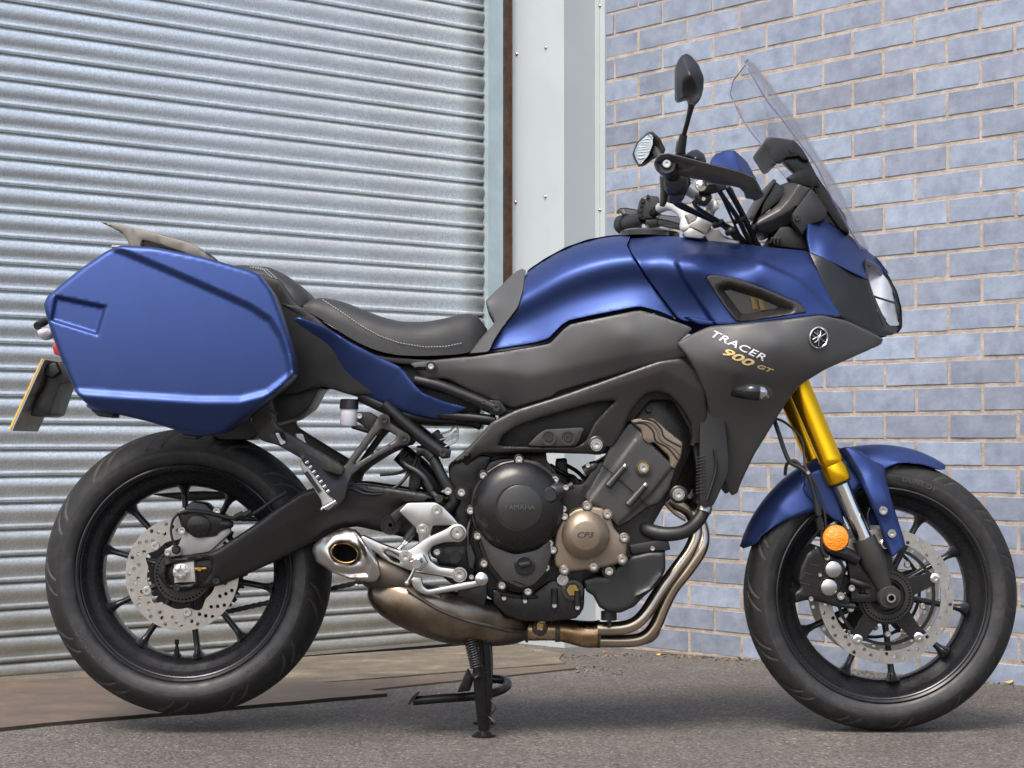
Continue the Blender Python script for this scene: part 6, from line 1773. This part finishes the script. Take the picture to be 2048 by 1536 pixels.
slv = blob('muffler_sleeve', [(822, 1168, .13, 34, .070), (800, 1162, .135, 37, .074), (772, 1150, .138, 40, .072), (750, 1141, .14, 38, .066), (736, 1134, .142, 34, .056)], 'sleeve', bike, sq=0.85)
for x, y in ((690, 1153), (713, 1171), (759, 1191)):
    disc('rivet', x, y, .215 - 0.0004 * (x - 690), [(0, 0), (4, 0), (3.5, 3), (0, 3.5)], 'bolt', slv, 12)
tip_o = [(624, 1102), (627, 1090), (645, 1075), (672, 1062), (692, 1057), (709, 1062), (722, 1075), (743, 1102), (758, 1129), (761, 1152), (753, 1163), (736, 1165), (695, 1157), (662, 1144), (632, 1123)]
tip = panel('muffler_tip', tip_o, [(624, 1102, .205), (690, 1058, .215), (760, 1150, .222), (690, 1156, .222), (650, 1100, .236), (690, 1130, .245), (725, 1110, .238), (690, 1080, .236)], 'steeltip', bike, thick=0.05, er=7, step=4.5,
            holes=[[(689 + 28 * math.cos(t) * 0.97 - 5 * math.sin(t), 1106 + 20 * math.sin(t) + 7 * math.cos(t)) for t in np.linspace(0, 2 * math.pi, 24, endpoint=False)]],
            feats=[('step', [(700, 1050), (712, 1068), (728, 1098), (738, 1128), (734, 1150), (700, 1152), (640, 1140)], -0.010, 5),
                   ('dent', [(660, 1100), (675, 1083), (702, 1084), (720, 1100), (718, 1122), (700, 1130), (672, 1122)], -0.012, 14)])
V, F = tube_geo([W(689, 1106, .245), W(692, 1107, .20), W(705, 1114, .12)], [0.0255, 0.0245, 0.024], 32, caps=False)
V = [Vector(v) for v in V]
obj('outlet_pipe', [tuple(v) for v in V], F, 'weld', tip)
disc('outlet_depth', 695, 1109, .150, [(0, 0), (26, 0), (26, 1), (0, 1)], 'soot', tip)
rr = [W(689 + 26 * math.cos(t) - 5 * math.sin(t), 1106 + 18.5 * math.sin(t) + 6.5 * math.cos(t), .234) for t in np.linspace(0, 2 * math.pi, 33)]
V, F = tube_geo(rr, 0.0016, 8, caps=False)
obj('outlet_ring', V, F, 'blockgold', tip)

# ------------------------------------------------------------------ rider step bracket, brake pedal
fb = plate('rider_step_bracket', [(717, 1073), (727, 1070), (766, 1088), (803, 1101), (818, 1099), (834, 1088), (855, 1074), (892, 1057), (904, 1049), (921, 1049), (932, 1064), (928, 1078), (912, 1085), (889, 1086), (866, 1093), (857, 1107), (862, 1121), (879, 1133), (912, 1137), (930, 1141), (933, 1153), (924, 1161), (909, 1159), (889, 1154), (846, 1148), (818, 1142), (778, 1125), (761, 1113), (729, 1091)], 0.205, 'alu', bike, 0.022, er=5,
           holes=[[(768, 1104), (778, 1101), (797, 1112), (800, 1125), (786, 1121)]])
plate('heel_guard', [(797, 1023), (814, 1005), (871, 1004), (886, 1013), (905, 1032), (920, 1050), (898, 1051), (866, 1052), (862, 1067), (842, 1087), (835, 1060), (815, 1040)], 0.200, 'alu', fb, 0.008, er=3)
plate('bracket_web', [(835, 1060), (862, 1067), (862, 1080), (846, 1094), (838, 1084)], 0.198, 'alu', fb, 0.02, er=3)
for x, y, r in ((874, 1022, 9), (845, 1058, 9), (811, 1114, 10), (919, 1149, 12)):
    disc('washer', x, y, 0.206, [(0, 0), (r + 3, 0), (r + 3, 2), (0, 2)], 'alu', fb); bolt(x, y, 0.208, r, fb)
disc('pivot_ring', 915, 1066, 0.206, [(0, 0), (18, 0), (18, 4), (15, 5), (12, 2), (0, 2)], 'alu', fb); bolt(915, 1066, 0.209, 10, fb)
ped = plate('brake_pedal', [(821, 1160), (826, 1154), (842, 1154), (847, 1172), (856, 1179), (900, 1171), (956, 1160), (966, 1152), (974, 1160), (968, 1170), (940, 1177), (856, 1191), (840, 1187), (828, 1176)], 0.232, 'alu', bike, 0.014, er=3.5)
disc('pedal_pivot', 963, 1158, 0.234, [(0, 0), (13, 0), (13, 6), (9, 9), (0, 10)], 'bolt', ped); bolt(943, 1154, 0.225, 5, ped)
rp = tube('rider_step', [(838, 1122, .21), (836, 1124, .26), (833, 1128, .30)], [12, 11, 9], 'chrome', bike, segs=12)
tube('step_feeler', [(832, 1130, .295), (824, 1148, .295), (815, 1164, .295)], [4, 3, 3], 'alu', rp); disc('feeler_ball', 814, 1166, .294, [(0, 0), (5, 1), (6, 4), (4, 8), (0, 9)], 'alu', rp, 14)
for k in range(3):
    tube('return_spring', [(822 + 5 * k, 1124 + 3 * k, .245), (838 + 4 * k, 1116 + 3 * k, .248)], 3, 'chrome', rp)
plate('step_hinge', [(822, 1112), (846, 1108), (856, 1126), (842, 1142), (826, 1138)], 0.235, 'alu', rp, 0.03, er=3)
mcr = tube('rear_master_cylinder', [(846, 1032, .165), (828, 1060, .17), (812, 1082, .172)], [14, 11, 8], 'hose', bike, segs=16)
tube('push_rod', [(812, 1082, .174), (802, 1094, .176), (790, 1106, .178)], [6, 4, 6], 'bolt', mcr); plate('cylinder_boot', [(778, 1030), (796, 1016), (812, 1006), (806, 1030), (790, 1048)], 0.175, 'plastic', mcr, 0.02)
cas = plate('lower_linkage', [(862, 1095), (900, 1088), (935, 1090), (950, 1120), (950, 1150), (930, 1142), (880, 1132)], 0.15, 'black', bike, 0.05, er=3)
disc('link_boss', 874, 1104, 0.153, [(0, 0), (13, 0), (13, 5), (10, 6), (0, 6)], 'frame', cas); bolt(874, 1104, .158, 7, cas); disc('link_boss', 910, 1114, 0.153, [(0, 0), (12, 0), (12, 3), (0, 3)], 'blackbolt', cas)
swt = plate('stop_lamp_switch', [(931, 1092), (942, 1088), (952, 1118), (946, 1140), (938, 1134)], 0.19, 'plastic', bike, 0.02, er=3); tube('switch_lead', [(936, 1092, .19), (936, 1060, .18), (944, 1030, .17), (940, 1010, .16)], 3.5, 'hose', swt)
bolt(896, 982, .18, 8, frame); disc('pivot_washer', 923, 985, .17, [(0, 0), (14, 0), (14, 4), (0, 4)], 'black', frame); bolt(923, 985, .173, 8, frame)

# ------------------------------------------------------------------ centre stand
sb = plate('stand_bracket', [(914, 1168), (975, 1158), (974, 1190), (968, 1222), (950, 1228), (930, 1228), (916, 1208)], 0.170, 'black', bike, 0.016, er=3)
plate('stand_switch', [(898, 1206), (906, 1196), (920, 1198), (918, 1216), (906, 1220)], 0.172, 'alu', sb, 0.01, er=2); tube('bracket_hook', [(936, 1214, .175), (942, 1226, .178), (948, 1216, .175)], 4, 'black', sb)
stand = tube('centre_stand', [(958, 1212, .125), (966, 1270, .12), (971, 1320, .115), (972, 1380, .11), (969, 1455, .10)], [13, 12, 12, 12, 11.5], 'black', bike, segs=20)
p1 = W(967, 1457, 0.10)
tube('foot_tube', [(957, 1330, .135), (960, 1380, .125), (968, 1458, .10)], 12, 'black', stand, segs=20)
lathe('stand_foot', (p1.x, p1.y, 0.0065), (0, 0, 1), [(0, -0.006), (0.026, -0.006), (0.026, -0.001), (0.016, 0.006), (0, 0.006)], 'black', stand, 28)
fl_ = mirrored(stand, 'stand_leg', stand)
lathe('stand_foot', (p1.x, -p1.y, 0.0065), (0, 0, 1), [(0, -0.006), (0.026, -0.006), (0.026, -0.001), (0.016, 0.006), (0, 0.006)], 'black', stand, 28)
tube('cross_bar', [(826, 1402, .06), (880, 1397, .05), (940, 1393, .03), (985, 1386, .0), (1012, 1374, -.05), (1012, 1362, -.09), (990, 1358, -.11), (972, 1360, -.12)], 9, 'black', stand, segs=18)
plate('pedal_plate', [(815, 1408), (822, 1396), (838, 1381), (840, 1384), (830, 1398), (818, 1410)], 0.085, 'black', stand, 0.05, er=1)
plate('strut', [(936, 1336), (948, 1358), (940, 1382), (914, 1385), (928, 1352)], 0.06, 'black', stand, 0.012, er=2)
disc('spring_pin', 952, 1350, 0.15, [(0, 0), (9, 0), (9, 4), (6, 10), (0, 10)], 'black', stand, 16)
# coil spring
turns, N = 21, 21 * 14
a0, a1 = W(930, 1232, .165), W(953, 1336, .160)
axs = (a1 - a0).normalized()
ux, uy, uz = axes(axs)
pts = [a0 + (a1 - a0) * (k / N) + ux * (math.cos(2 * math.pi * turns * k / N) * 0.0120) + uy * (math.sin(2 * math.pi * turns * k / N) * 0.0120) for k in range(N + 1)]
V, F = tube_geo(pts, 0.0021, 7)
spr = obj('stand_spring', V, F, 'blackbolt', bike, angle=60)
tube('inner_rod', [(930, 1228, .165), (954, 1344, .160)], 5, 'gloss', spr); tube('spring_hook', [(954, 1334, .16), (956, 1350, .16), (950, 1356, .16)], 3, 'blackbolt', spr)
tube('spring_hook', [(940, 1222, .175), (934, 1230, .17), (926, 1236, .165)], 3, 'blackbolt', spr)
tube('stand_stop', [(898, 1278, .09), (926, 1276, .09)], 11, 'hose', stand, flat=0.4, segs=8)
for q in ([(978, 1396, .11), (991, 1414, .12), (982, 1428, .11), (974, 1432, .11)], [(976, 1432, .11), (990, 1448, .12), (978, 1456, .11)]):
    tube('foot_wire', q, 1.6, 'blackbolt', stand)
